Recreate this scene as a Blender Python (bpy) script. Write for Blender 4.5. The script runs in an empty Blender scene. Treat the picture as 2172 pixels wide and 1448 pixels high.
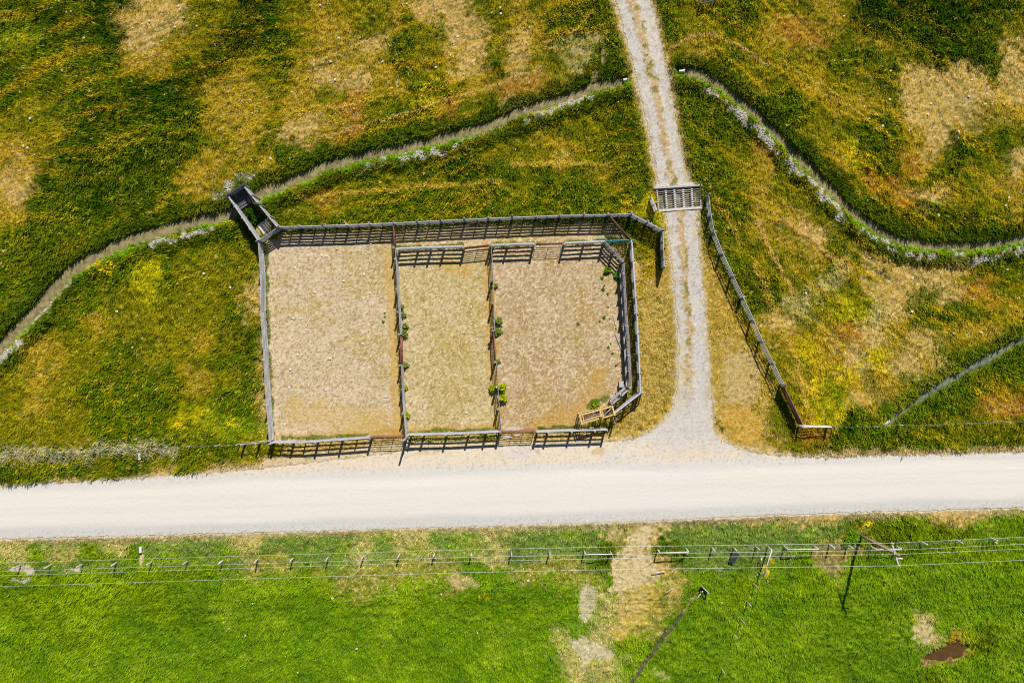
import bpy, math, random
import numpy as np
from mathutils import Vector

# ------------------------------------------------------------------ camera, sky, sun, exposure
scene = bpy.context.scene
CAM_H = 76.0
FPX = 1448.0                     # focal length in photo pixels (24 mm on 36 mm)
PPM = FPX / CAM_H                # photo pixels per metre on the ground
cam_d = bpy.data.cameras.new('drone_camera')
cam_d.lens = 24.0
cam_d.sensor_width = 36.0
cam_d.clip_start = 0.5
cam_d.clip_end = 6000.0
cam = bpy.data.objects.new('drone_camera', cam_d)
cam.location = (0, 0, CAM_H)
cam.rotation_euler = (0, 0, 0)
scene.collection.objects.link(cam)
scene.camera = cam

SUN_EL = math.radians(40.5)
SUN_AZ = math.atan2(0.25, 0.97)          # clockwise from +Y
world = bpy.data.worlds.new('World')
scene.world = world
world.use_nodes = True
wn = world.node_tree
wn.nodes.clear()
sky = wn.nodes.new('ShaderNodeTexSky')
sky.sky_type = 'NISHITA'
sky.sun_disc = False
sky.sun_elevation = SUN_EL
sky.sun_rotation = SUN_AZ
sky.altitude = 1400
sky.air_density = 1.0
sky.dust_density = 0.4
bg = wn.nodes.new('ShaderNodeBackground')
bg.inputs['Strength'].default_value = 0.048
wo = wn.nodes.new('ShaderNodeOutputWorld')
wn.links.new(sky.outputs[0], bg.inputs[0])
wn.links.new(bg.outputs[0], wo.inputs[0])

sun_d = bpy.data.lights.new('sun', 'SUN')
sun_d.energy = 4.8
sun_d.angle = math.radians(0.55)
sun_d.color = (1.0, 0.955, 0.88)
sun = bpy.data.objects.new('sun', sun_d)
sdir = Vector((math.sin(SUN_AZ) * math.cos(SUN_EL), math.cos(SUN_AZ) * math.cos(SUN_EL), math.sin(SUN_EL)))
sun.rotation_euler = sdir.to_track_quat('Z', 'Y').to_euler()
sun.location = (20, 60, 60)
scene.collection.objects.link(sun)

scene.view_settings.view_transform = 'Standard'
scene.view_settings.look = 'None'
scene.view_settings.exposure = 0.15
scene.view_settings.gamma = 1.0
scene.cycles.max_bounces = 4
scene.cycles.diffuse_bounces = 2
scene.cycles.transmission_bounces = 2
scene.cycles.glossy_bounces = 2
scene.cycles.use_denoising = False
scene.cycles.filter_width = 1.1

# ------------------------------------------------------------------ helpers
C = scene.collection
rng = np.random.default_rng(11)
random.seed(5)


def W(px, py, h=0.0):
    """ground plan position of a point seen at photo pixel (px, py) that stands h metres up"""
    k = (CAM_H - h) / FPX
    return ((px - 1086.0) * k, (724.0 - py) * k)


def srgb(r, g, b):
    v = np.array([r, g, b], float) / 255.0
    return np.where(v <= 0.04045, v / 12.92, ((v + 0.055) / 1.055) ** 2.4)


def tag(o, label=None, cat=None, group=None, kind=None):
    if label: o['label'] = label
    if cat: o['category'] = cat
    if group: o['group'] = group
    if kind: o['kind'] = kind
    return o


def thing(name, label, cat, loc=(0, 0, 0), rotz=0.0, group=None):
    o = bpy.data.objects.new(name, None)
    o.empty_display_size = 0.3
    C.objects.link(o)
    o.location = loc
    o.rotation_euler = (0, 0, rotz)
    return tag(o, label, cat, group)


def link_mesh(name, me, parent=None, loc=None):
    o = bpy.data.objects.new(name, me)
    C.objects.link(o)
    if parent is not None:
        o.parent = parent
    if loc is not None:
        o.location = loc
    return o


class MB:
    """collects boxes, bars and tubes, each with a tint of its own; builds ONE mesh object"""

    def __init__(self):
        self.v, self.f, self.t, self.sm = [], [], [], []

    def add(self, vs, fs, tint=None, smooth=False):
        n = len(self.v)
        self.v += [tuple(p) for p in vs]
        self.f += [tuple(n + i for i in f) for f in fs]
        if tint is None:
            tint = random.uniform(0.72, 1.18)
        self.t += [tint] * len(fs)
        self.sm += [smooth] * len(fs)

    def bar(self, a, b, w, h, tint=None, up=(0, 0, 1), bev=0.006):
        """board from a to b; w = width across, h = height along up; chamfered long edges"""
        a, b = Vector(a), Vector(b)
        d = (b - a)
        if d.length < 1e-5: return
        d.normalize()
        u = Vector(up)
        s = d.cross(u)
        if s.length < 1e-4:
            s = d.cross(Vector((1, 0, 0)))
        s.normalize()
        u = s.cross(d).normalized()
        hw, hh = w / 2, h / 2
        c = min(bev, hw * 0.5, hh * 0.5)
        prof = [(-hw + c, -hh), (hw - c, -hh), (hw, -hh + c), (hw, hh - c), (hw - c, hh), (-hw + c, hh), (-hw, hh - c), (-hw, -hh + c)]
        vs = [a + s * x + u * y for x, y in prof] + [b + s * x + u * y for x, y in prof]
        n = 8
        fs = [(i, i + n, (i + 1) % n + n, (i + 1) % n) for i in range(n)]
        fs += [tuple(range(n)), tuple(range(2 * n - 1, n - 1, -1))]
        self.add(vs, fs, tint)

    def tube(self, pts, r, seg=8, tint=None, r2=None, cap=True):
        pts = [Vector(p) for p in pts]
        m = len(pts)
        r2 = r if r2 is None else r2
        vs = []
        for i, p in enumerate(pts):
            d = (pts[min(i + 1, m - 1)] - pts[max(i - 1, 0)]).normalized()
            ref = Vector((0, 0, 1)) if abs(d.z) < 0.9 else Vector((1, 0, 0))
            s = d.cross(ref).normalized()
            u = s.cross(d).normalized()
            rr = r + (r2 - r) * i / (m - 1)
            for k in range(seg):
                a = 2 * math.pi * k / seg
                vs.append(p + s * math.cos(a) * rr + u * math.sin(a) * rr)
        fs = []
        for i in range(m - 1):
            for k in range(seg):
                fs.append((i * seg + k, i * seg + (k + 1) % seg, (i + 1) * seg + (k + 1) % seg, (i + 1) * seg + k))
        if cap:
            fs += [tuple(range(seg - 1, -1, -1)), tuple(range((m - 1) * seg, m * seg))]
        self.add(vs, fs, tint, smooth=True)

    def box(self, c, sx, sy, sz, rz=0.0, tint=None, bev=0.01):
        c = Vector(c)
        d = Vector((math.cos(rz), math.sin(rz), 0)) * sx / 2
        self.bar(c - d, c + d, sy, sz, tint, bev=bev)

    def mesh(self, name, m):
        me = bpy.data.meshes.new(name)
        me.from_pydata(self.v, [], self.f)
        at = me.attributes.new('tint', 'FLOAT', 'FACE')
        at.data.foreach_set('value', np.array(self.t, np.float32))
        me.polygons.foreach_set('use_smooth', np.array(self.sm, bool))
        me.materials.append(m)
        me.update()
        return me

    def build(self, name, m, parent=None):
        return link_mesh(name, self.mesh(name, m), parent)


def new_mat(name):
    m = bpy.data.materials.new(name)
    m.use_nodes = True
    nt = m.node_tree
    nt.nodes.clear()
    out = nt.nodes.new('ShaderNodeOutputMaterial')
    p = nt.nodes.new('ShaderNodeBsdfPrincipled')
    nt.links.new(p.outputs[0], out.inputs[0])
    return m, nt, p, out


def surf_mat(name, c1, c2, scale=8.0, rough=0.85, metal=0.0, stretch=(1, 1, 1), contrast=(0.35, 0.65), spot=None, bump=0.15, spec=0.3):
    """two-colour noisy surface whose colour is multiplied by the board's own tint"""
    m, nt, p, out = new_mat(name)
    L = nt.links
    tc = nt.nodes.new('ShaderNodeTexCoord')
    mp = nt.nodes.new('ShaderNodeMapping')
    mp.inputs['Scale'].default_value = stretch
    L.new(tc.outputs['Object'], mp.inputs[0])
    n = nt.nodes.new('ShaderNodeTexNoise')
    n.inputs['Scale'].default_value = scale
    n.inputs['Detail'].default_value = 6
    n.inputs['Roughness'].default_value = 0.65
    L.new(mp.outputs[0], n.inputs[0])
    r = nt.nodes.new('ShaderNodeValToRGB')
    r.color_ramp.elements[0].position = contrast[0]
    r.color_ramp.elements[1].position = contrast[1]
    r.color_ramp.elements[0].color = (*c1, 1)
    r.color_ramp.elements[1].color = (*c2, 1)
    L.new(n.outputs['Fac'], r.inputs[0])
    col = r.outputs[0]
    if spot:
        n2 = nt.nodes.new('ShaderNodeTexNoise')
        n2.inputs['Scale'].default_value = scale * 0.35
        n2.inputs['Detail'].default_value = 4
        L.new(tc.outputs['Object'], n2.inputs[0])
        r2 = nt.nodes.new('ShaderNodeValToRGB')
        r2.color_ramp.elements[0].position = 0.52
        r2.color_ramp.elements[1].position = 0.66
        L.new(n2.outputs['Fac'], r2.inputs[0])
        mx = nt.nodes.new('ShaderNodeMix')
        mx.data_type = 'RGBA'
        L.new(r2.outputs[0], mx.inputs['Factor'])
        L.new(col, mx.inputs[6])
        mx.inputs[7].default_value = (*spot, 1)
        col = mx.outputs[2]
    at = nt.nodes.new('ShaderNodeAttribute')
    at.attribute_name = 'tint'
    hs = nt.nodes.new('ShaderNodeVectorMath')
    hs.operation = 'SCALE'
    L.new(col, hs.inputs[0])
    L.new(at.outputs['Fac'], hs.inputs['Scale'])
    L.new(hs.outputs[0], p.inputs['Base Color'])
    p.inputs['Roughness'].default_value = rough
    p.inputs['Metallic'].default_value = metal
    p.inputs['Specular IOR Level'].default_value = spec
    if bump:
        b = nt.nodes.new('ShaderNodeBump')
        b.inputs['Strength'].default_value = bump
        b.inputs['Distance'].default_value = 0.02
        L.new(n.outputs['Fac'], b.inputs['Height'])
        L.new(b.outputs[0], p.inputs['Normal'])
    return m


M = {}
M['wood'] = surf_mat('weathered_grey_wood', (0.24, 0.245, 0.265), (0.56, 0.565, 0.59), 7, 0.9, contrast=(0.3, 0.7), spot=(0.46, 0.40, 0.38))
M['pale_grey'] = surf_mat('pale_grey_wood', (0.38, 0.375, 0.39), (0.72, 0.715, 0.73), 7, 0.9)  # paler copy of the weathered grey wood
M['post'] = surf_mat('round_post_wood', (0.22, 0.21, 0.20), (0.48, 0.45, 0.42), 9, 0.9)
M['pale_wood'] = surf_mat('pale_weathered_wood', (0.42, 0.39, 0.36), (0.72, 0.69, 0.65), 9, 0.9)
M['pole_wood'] = surf_mat('treated_pole_wood', (0.30, 0.19, 0.10), (0.48, 0.33, 0.20), 6, 0.85)
M['rust'] = surf_mat('rusty_red_pipe', (0.20, 0.075, 0.045), (0.38, 0.17, 0.12), 10, 0.75, 0.1)
M['dark_rust'] = surf_mat('dark_brown_pipe', (0.12, 0.06, 0.04), (0.26, 0.15, 0.11), 10, 0.75, 0.1)
M['teal'] = surf_mat('faded_teal_paint', (0.03, 0.20, 0.19), (0.06, 0.33, 0.30), 6, 0.55)
M['steel'] = surf_mat('galvanised_steel', (0.36, 0.37, 0.39), (0.60, 0.60, 0.62), 8, 0.5, 0.35, spot=(0.34, 0.22, 0.15))
M['yellow'] = surf_mat('faded_yellow_paint', (0.62, 0.42, 0.12), (0.90, 0.68, 0.26), 7, 0.6, spot=(0.7, 0.55, 0.25))
M['concrete'] = surf_mat('old_concrete', (0.42, 0.38, 0.33), (0.66, 0.60, 0.53), 5, 0.95)
M['wire'] = surf_mat('bright_wire', (0.50, 0.55, 0.55), (0.70, 0.75, 0.74), 4, 0.45, 0.3, bump=0)
M['thin_wire'] = surf_mat('dull_fence_wire', (0.25, 0.27, 0.27), (0.42, 0.44, 0.43), 4, 0.6, 0.3, bump=0)
M['white'] = surf_mat('white_paint', (0.66, 0.66, 0.65), (0.84, 0.84, 0.82), 10, 0.6)
M['stone'] = surf_mat('pale_stone', (0.50, 0.46, 0.40), (0.80, 0.76, 0.70), 12, 0.95)
M['rubble'] = surf_mat('dry_clod', (0.36, 0.33, 0.29), (0.66, 0.62, 0.57), 14, 0.95)
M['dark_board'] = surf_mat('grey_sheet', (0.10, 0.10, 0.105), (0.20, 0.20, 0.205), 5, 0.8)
M['ceramic'] = surf_mat('white_ceramic', (0.74, 0.75, 0.76), (0.86, 0.87, 0.88), 10, 0.3, bump=0)

# ------------------------------------------------------------------ noise on arrays


def _hash(ix, iy, seed):
    h = (ix.astype(np.int64) * 374761393 + iy.astype(np.int64) * 668265263 + seed * 974711) & 0xFFFFFFFF
    h = ((h ^ (h >> 13)) * 1274126177) & 0xFFFFFFFF
    h = (h ^ (h >> 16)) & 0xFFFFFF
    return h.astype(np.float32) / float(0xFFFFFF)


def vnoise(x, y, scale, seed=0):
    x = x / scale
    y = y / scale
    ix = np.floor(x)
    iy = np.floor(y)
    fx = (x - ix).astype(np.float32)
    fy = (y - iy).astype(np.float32)
    fx = fx * fx * (3 - 2 * fx)
    fy = fy * fy * (3 - 2 * fy)
    ix = ix.astype(np.int64)
    iy = iy.astype(np.int64)
    a = _hash(ix, iy, seed)
    b = _hash(ix + 1, iy, seed)
    c = _hash(ix, iy + 1, seed)
    d = _hash(ix + 1, iy + 1, seed)
    return (a * (1 - fx) + b * fx) * (1 - fy) + (c * (1 - fx) + d * fx) * fy


def fbm(x, y, scale, seed=0, o=3):
    s = 0.0
    amp, tot = 1.0, 0.0
    for i in range(o):
        s = s + amp * vnoise(x + 17.3 * i, y - 9.1 * i, scale / (2 ** i), seed + 31 * i)
        tot += amp
        amp *= 0.55
    return s / tot


def sstep(a, b, x):
    t = np.clip((x - a) / (b - a), 0, 1)
    return t * t * (3 - 2 * t)


def polydist(X, Y, pts):
    """distance to a polyline, position along it 0..1 and signed side"""
    best = np.full(X.shape, 1e9, np.float32)
    side = np.zeros(X.shape, np.float32)
    for (x0, y0), (x1, y1) in zip(pts[:-1], pts[1:]):
        dx, dy = x1 - x0, y1 - y0
        L2 = dx * dx + dy * dy
        t = np.clip(((X - x0) * dx + (Y - y0) * dy) / L2, 0, 1)
        ex = X - (x0 + t * dx)
        ey = Y - (y0 + t * dy)
        d = np.sqrt(ex * ex + ey * ey)
        m = d < best
        best = np.where(m, d, best)
        side = np.where(m, np.sign(dx * ey - dy * ex), side)
    return best, side


def inpoly(X, Y, poly):
    r = np.zeros(X.shape, bool)
    n = len(poly)
    for i in range(n):
        x0, y0 = poly[i]
        x1, y1 = poly[(i + 1) % n]
        if y0 == y1: continue
        c = ((y0 > Y) != (y1 > Y)) & (X < (x1 - x0) * (Y - y0) / (y1 - y0) + x0)
        r ^= c
    return r


def blur(m, k):
    for ax in (0, 1):
        for _ in range(2):
            c = np.cumsum(np.pad(m, [(k + 1, k) if a == ax else (0, 0) for a in (0, 1)], mode='edge'), axis=ax, dtype=np.float64)
            n = m.shape[ax]
            hi = np.take(c, np.arange(2 * k + 1, 2 * k + 1 + n), axis=ax)
            lo = np.take(c, np.arange(0, n), axis=ax)
            m = ((hi - lo) / (2 * k + 1)).astype(np.float32)
    return m


def softpoly(poly, k=5, amp=1.0):
    m = blur(inpoly(PX + wobx, PY + woby, poly).astype(np.float32), k)
    nn = (n3 - .5) * .5 + (n1 - .5) * .6 + (n2 - .5) * .8 + (vnoise(GX, GY, .25, 170) - .5) * .35
    return sstep(.30, .70, m + nn * amp * sstep(0, .25, m) * sstep(1.0, .8, m))


# ------------------------------------------------------------------ the lie of the land (plan, photo-pixel units / PPM)
STEP = 0.115
HX, HY = 66.0, 46.0
xs = np.arange(-HX, HX + 1e-6, STEP)
ys = np.arange(-HY, HY + 1e-6, STEP)
GX, GY = np.meshgrid(xs, ys)
GX = GX.astype(np.float32)
GY = GY.astype(np.float32)
PX = 1086.0 + GX * PPM
PY = 724.0 - GY * PPM

# plant communities: colour of the plants and height of the stand in metres
KINDS = [
    ((50, 82, 2), .40),      # 0 dark lush grass
    ((66, 78, 2), .34),      # 1 dark olive grass
    ((92, 110, 1), .32),      # 2 green grass
    ((122, 146, 2), .28),   # 3 bright yellow-green grass
    ((124, 122, 2), .22),    # 4 olive grass
    ((166, 140, 20), .17),   # 5 golden grass
    ((190, 158, 86), .09),   # 6 pale dry ground
    ((164, 112, 22), .16),   # 7 rusty weeds
    ((180, 168, 98), .18),  # 8 grey straw
    ((100, 134, 0), .21),    # 9 south pasture
    ((102, 130, 48), .18),   # 10 bluish verge grass
    ((176, 170, 2), .22),   # 11 yellow weeds
    ((142, 142, 50), .13),   # 12 faded pasture
]
MAP = [
    [2, 0, 2, 0, 0, 6, 6, 4, 4, 1, 0, 4, 5, 4, 4, 5, 6, 6, 4, 4, 5, 4, 2, 2, 2, 2, 2, 4, 2, 2, 4, 4, 5, 4, 0, 0, 0, 0, 0, 2],
    [3, 2, 2, 2, 0, 6, 5, 4, 1, 1, 0, 4, 5, 5, 6, 2, 4, 6, 6, 4, 6, 5, 2, 2, 2, 2, 2, 4, 4, 4, 5, 7, 4, 4, 5, 2, 0, 0, 2, 4],
    [2, 2, 2, 2, 2, 5, 5, 2, 1, 4, 2, 5, 6, 5, 5, 2, 4, 5, 6, 2, 6, 4, 8, 2, 2, 2, 4, 5, 2, 4, 4, 4, 2, 2, 4, 4, 0, 0, 2, 6],
    [2, 2, 2, 2, 2, 0, 0, 1, 5, 5, 4, 5, 4, 6, 5, 5, 2, 2, 5, 5, 7, 5, 0, 0, 0, 2, 2, 2, 4, 4, 2, 5, 4, 4, 2, 6, 6, 6, 6, 6],
    [2, 4, 2, 0, 0, 0, 0, 2, 5, 5, 4, 5, 4, 7, 4, 2, 11, 7, 4, 2, 6, 5, 2, 2, 2, 2, 2, 2, 2, 1, 2, 2, 4, 5, 4, 6, 6, 6, 5, 5],
    [4, 4, 2, 0, 2, 2, 2, 2, 4, 5, 2, 6, 5, 7, 2, 2, 2, 2, 2, 2, 2, 2, 4, 2, 2, 2, 2, 2, 2, 1, 2, 4, 4, 2, 2, 5, 6, 2, 2, 4],
    [5, 4, 0, 0, 2, 0, 2, 2, 5, 4, 5, 2, 2, 2, 2, 2, 2, 0, 0, 4, 4, 5, 4, 2, 2, 2, 2, 2, 4, 7, 2, 1, 5, 11, 2, 7, 5, 2, 4, 6],
    [6, 0, 2, 2, 2, 2, 2, 5, 5, 2, 3, 4, 2, 4, 2, 4, 2, 4, 2, 2, 4, 2, 2, 5, 2, 2, 2, 2, 4, 5, 4, 2, 1, 4, 7, 4, 2, 2, 5, 5],
    [5, 2, 2, 2, 0, 2, 2, 5, 4, 2, 2, 4, 7, 4, 2, 2, 2, 2, 2, 2, 4, 2, 2, 2, 2, 11, 2, 2, 2, 5, 5, 4, 2, 2, 1, 7, 6, 4, 4, 5],
    [2, 2, 2, 2, 2, 2, 2, 2, 2, 2, 2, 2, 2, 2, 2, 2, 2, 2, 2, 2, 2, 2, 2, 2, 2, 4, 5, 2, 2, 4, 5, 6, 4, 2, 2, 1, 2, 1, 2, 1],
    [2, 2, 4, 2, 3, 11, 2, 4, 4, 4, 6, 6, 6, 6, 6, 6, 6, 6, 6, 6, 6, 6, 6, 6, 6, 5, 5, 5, 2, 2, 4, 5, 2, 5, 2, 2, 2, 2, 2, 2],
    [2, 2, 2, 2, 2, 11, 2, 4, 4, 4, 6, 6, 6, 6, 6, 6, 6, 6, 6, 6, 6, 6, 6, 6, 6, 5, 5, 5, 5, 2, 0, 4, 8, 4, 6, 6, 6, 6, 7, 4],
    [2, 4, 2, 2, 4, 4, 4, 4, 4, 2, 6, 6, 6, 6, 6, 6, 6, 6, 6, 6, 6, 6, 6, 6, 6, 5, 5, 5, 5, 2, 2, 8, 4, 11, 8, 6, 2, 2, 4, 5],
    [2, 2, 2, 5, 4, 4, 4, 4, 5, 2, 6, 6, 6, 6, 6, 6, 6, 6, 6, 6, 6, 6, 6, 6, 6, 5, 4, 5, 5, 5, 6, 4, 5, 7, 6, 5, 2, 5, 5, 2],
    [2, 5, 4, 4, 2, 4, 4, 4, 2, 2, 6, 6, 6, 6, 6, 6, 6, 6, 6, 6, 6, 6, 6, 6, 6, 5, 4, 5, 6, 4, 5, 11, 5, 6, 11, 5, 6, 2, 0, 2],
    [4, 5, 4, 4, 2, 2, 2, 5, 4, 2, 6, 6, 6, 6, 6, 6, 6, 6, 6, 6, 6, 6, 6, 6, 6, 5, 4, 5, 6, 4, 4, 5, 3, 5, 5, 6, 5, 2, 2, 2],
    [4, 5, 4, 2, 2, 2, 2, 4, 2, 2, 6, 6, 6, 6, 6, 6, 6, 6, 6, 6, 6, 6, 6, 6, 6, 5, 5, 5, 6, 5, 4, 11, 11, 6, 5, 2, 2, 2, 7, 7],
    [4, 4, 4, 4, 2, 2, 2, 11, 3, 3, 6, 6, 6, 6, 6, 6, 6, 6, 6, 6, 6, 6, 6, 6, 5, 5, 5, 5, 5, 5, 4, 7, 0, 2, 2, 2, 2, 4, 4, 2],
    [2, 4, 2, 4, 2, 2, 2, 2, 2, 4, 4, 6, 6, 6, 6, 6, 6, 6, 6, 6, 6, 6, 6, 6, 5, 6, 6, 6, 11, 5, 5, 2, 2, 2, 2, 2, 2, 2, 2, 2],
    [2, 2, 2, 2, 2, 2, 4, 2, 5, 6, 6, 6, 6, 6, 6, 6, 6, 6, 6, 6, 6, 6, 6, 6, 6, 6, 6, 6, 6, 6, 6, 5, 2, 2, 2, 2, 2, 2, 5, 5],
    [6, 6, 6, 6, 6, 6, 6, 6, 6, 6, 6, 6, 6, 6, 6, 6, 6, 6, 6, 6, 6, 6, 6, 6, 6, 6, 6, 6, 6, 6, 6, 6, 6, 6, 6, 6, 6, 6, 6, 6],
    [3, 10, 10, 10, 10, 10, 10, 10, 10, 10, 10, 10, 10, 10, 10, 10, 10, 10, 10, 10, 10, 10, 10, 10, 12, 6, 10, 10, 10, 10, 10, 10, 10, 2, 2, 3, 2, 2, 9, 9],
    [8, 3, 8, 3, 8, 3, 10, 10, 10, 8, 10, 10, 10, 10, 8, 10, 8, 10, 10, 8, 10, 10, 10, 2, 12, 6, 2, 10, 10, 10, 10, 9, 12, 12, 2, 2, 3, 3, 3, 9],
    [3, 3, 3, 3, 3, 3, 3, 3, 3, 12, 12, 12, 3, 12, 12, 12, 12, 12, 9, 9, 12, 12, 12, 9, 12, 6, 6, 9, 9, 3, 9, 3, 12, 9, 9, 9, 9, 9, 9, 9],
    [3, 3, 3, 3, 3, 3, 3, 9, 9, 9, 9, 9, 9, 9, 9, 9, 3, 9, 9, 9, 9, 9, 9, 8, 3, 12, 12, 9, 9, 9, 9, 9, 9, 9, 9, 9, 9, 9, 9, 9],
    [3, 3, 3, 3, 9, 9, 3, 9, 9, 9, 9, 9, 9, 9, 9, 9, 9, 9, 9, 9, 9, 9, 9, 8, 12, 12, 9, 9, 9, 9, 9, 9, 9, 9, 9, 9, 8, 9, 9, 9],
    [9, 9, 3, 3, 9, 9, 9, 9, 9, 9, 9, 9, 9, 9, 9, 9, 9, 9, 9, 9, 9, 9, 8, 8, 3, 9, 9, 9, 9, 9, 9, 9, 9, 9, 9, 9, 9, 5, 2, 9],
    [3, 9, 9, 9, 9, 9, 9, 9, 9, 9, 9, 9, 9, 9, 9, 9, 9, 9, 9, 9, 9, 9, 8, 8, 9, 9, 9, 9, 9, 9, 9, 9, 9, 9, 9, 9, 2, 9, 9, 9],
]
CW, CH = 54.3, 51.72
pal_arr = np.zeros((28, 40, 4), np.float32)
for j in range(28):
    for i in range(40):
        pal_arr[j, i, :3] = srgb(*KINDS[MAP[j][i]][0])
        pal_arr[j, i, 3] = KINDS[MAP[j][i]][1]

# warped lookup: patches keep uneven, feathered borders
wx = PX + (fbm(GX, GY, 5.0, 1) - .5) * 110 + (fbm(GX, GY, 1.3, 2) - .5) * 40
wy = PY + (fbm(GX, GY, 5.0, 3) - .5) * 100 + (fbm(GX, GY, 1.3, 4) - .5) * 40
cx = np.clip(wx / CW - .5, 0, 38.999)
cy = np.clip(wy / CH - .5, 0, 26.999)
i0 = cx.astype(int)
j0 = cy.astype(int)
fx = cx - i0
fy = cy - j0
fx = sstep(0.12, 0.88, fx + (vnoise(GX, GY, .35, 7) - .5) * .5)[..., None]
fy = sstep(0.12, 0.88, fy + (vnoise(GX, GY, .35, 8) - .5) * .5)[..., None]
F = (pal_arr[j0, i0] * (1 - fx) + pal_arr[j0, i0 + 1] * fx) * (1 - fy) + (pal_arr[j0 + 1, i0] * (1 - fx) + pal_arr[j0 + 1, i0 + 1] * fx) * fy
COL = F[..., :3].copy()
TALL = F[..., 3].copy()
del F, wx, wy, cx, cy, i0, j0, fx, fy
DEN = np.clip(TALL / .22, .35, 1.2)            # how thickly blades stand
Z = (fbm(GX, GY, 14.0, 20, 2) - .5) * .35
Z = Z.astype(np.float32)


def mixc(mask, rgb):
    global COL
    m = mask[..., None]
    COL = COL * (1 - m) + np.asarray(rgb, np.float32) * m


# grass species mottling: olive, golden and fresh plants side by side
meadow = PY < 1020
n1 = fbm(GX, GY, 1.5, 40)
n2 = fbm(GX, GY, .55, 41, 2)
n3 = fbm(GX, GY, 3.2, 42)
tm = sstep(.10, .2, TALL)
mixc(sstep(.56, .68, n1) * .18 * tm * meadow, srgb(156, 138, 4))
mixc(sstep(.60, .72, n3) * .3 * tm * meadow, srgb(66, 96, 2))
mixc(sstep(.62, .74, n2) * .4 * tm * meadow, srgb(176, 156, 16))
mixc(sstep(.60, .72, 1 - n2) * .38 * tm * meadow, srgb(44, 74, 5))
n4 = fbm(GX, GY, 2.1, 43)
mixc(sstep(.58, .7, n4) * .45 * (~meadow) * tm, srgb(70, 112, 10))
mixc(sstep(.58, .7, 1 - n4) * .45 * (~meadow) * tm, srgb(138, 162, 20))
n5 = fbm(GX, GY, .9, 44)
dry = sstep(.2, .08, TALL)
mixc(sstep(.57, .7, n5) * .5 * dry * meadow, srgb(146, 118, 30))
mixc(sstep(.6, .72, n5 * .5 + n1 * .5) * .3 * dry, srgb(206, 176, 120))
shortm = sstep(.24, .10, TALL) * (1.0)
f1 = vnoise(GX, GY, .16, 52); f2 = vnoise(GX, GY, .3, 53)
mixc(shortm * (f1 > .74) * .4, srgb(218, 192, 128))
mixc(shortm * (f1 < .24) * .45, srgb(112, 92, 34))
mixc(shortm * (f2 < .2) * .4, srgb(118, 110, 26))
# small straw-coloured heads and dark green specks
sp = vnoise(GX, GY, .24, 50)
mixc((sp > .90) * .55 * (PY < 1010) * tm, srgb(204, 176, 96))
mixc((sp < .06) * .5 * tm, srgb(30, 48, 5))

# mown / blown streaks following the ditch direction
def streaks(mask, ang, seed, c1, c2, a1=.5, a2=.45, wdt=.55, ln=9.0):
    ca, sa = math.cos(ang), math.sin(ang)
    wob = (fbm(GX, GY, 9.0, seed + 5, 2) - .5) * 5
    u = GX * ca + GY * sa
    v = -GX * sa + GY * ca + wob
    s = vnoise(u / ln, v / wdt, 1.0, seed) * .6 + vnoise(u / ln * 2.2, v / (wdt * .5), 1.0, seed + 1) * .4
    mixc(mask * sstep(.58, .75, s) * a1, c1)
    mixc(mask * sstep(.58, .75, 1 - s) * a2, c2)

left_n = sstep(1400, 1300, PX) * sstep(480, 440, PY)
right_n = sstep(1440, 1500, PX) * sstep(960, 900, PY)
streaks(left_n * .95, math.radians(17), 60, srgb(184, 150, 24), srgb(60, 80, 2))
streaks(right_n * .95, math.radians(-38), 70, srgb(190, 156, 18), srgb(60, 82, 2))
streaks(sstep(1100, 1200, PY) * .7, math.radians(14), 80, srgb(124, 158, 14), srgb(72, 110, 8), ln=5, wdt=.8)

ditch_w = [(-90, 830), (-10, 745), (12, 723), (37, 695), (75, 657), (112, 612), (150, 572), (187, 550), (250, 519), (325, 495), (400, 473), (440, 463), (485, 455), (520, 436), (558, 406), (609, 387), (652, 371), (693, 351), (743, 338), (793, 325), (855, 313), (918, 297), (980, 282), (1043, 264), (1085, 247), (1136, 226), (1186, 210), (1236, 194), (1273, 180), (1311, 174), (1322, 170)]
ditch_e = [(1450, 150), (1473, 152), (1511, 166), (1548, 194), (1586, 224), (1629, 264), (1666, 303), (1716, 355), (1736, 377), (1769, 409), (1804, 444), (1841, 474), (1879, 497), (1916, 511), (1979, 520), (2029, 522), (2079, 519), (2129, 512), (2172, 505), (2280, 480)]
rill_e = [(1881, 897), (1905, 878), (1945, 850), (1985, 822), (2020, 803), (2060, 780), (2105, 755), (2172, 718), (2300, 648)]
rill_s = [(1492, 1246), (1470, 1272), (1450, 1298), (1432, 1322), (1408, 1350), (1388, 1380), (1365, 1412), (1340, 1448), (1310, 1500), (1290, 1560)]
wobx = (fbm(GX, GY, .8, 90, 2) - .5) * 9
woby = (fbm(GX, GY, .8, 91, 2) - .5) * 9


HWF = np.interp(PX, [0, 500, 700, 1000, 1300, 1420], [9.6, 9.2, 7.6, 6.6, 5.6, 5])


def carve(pts, half_px, depth, bank_px, green, shade_side):
    global Z, TALL, DEN
    d, s = polydist(PX + wobx, PY + woby, pts)
    s = s * shade_side          # +1 north side
    inn = sstep(half_px + bank_px, half_px, d)
    Z -= inn * depth
    bed = sstep(half_px + 3, half_px, d)
    mixc(bed, srgb(136, 120, 84))
    TALL *= 1 - bed
    DEN *= 1 - bed
    return d, s, bed


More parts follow.
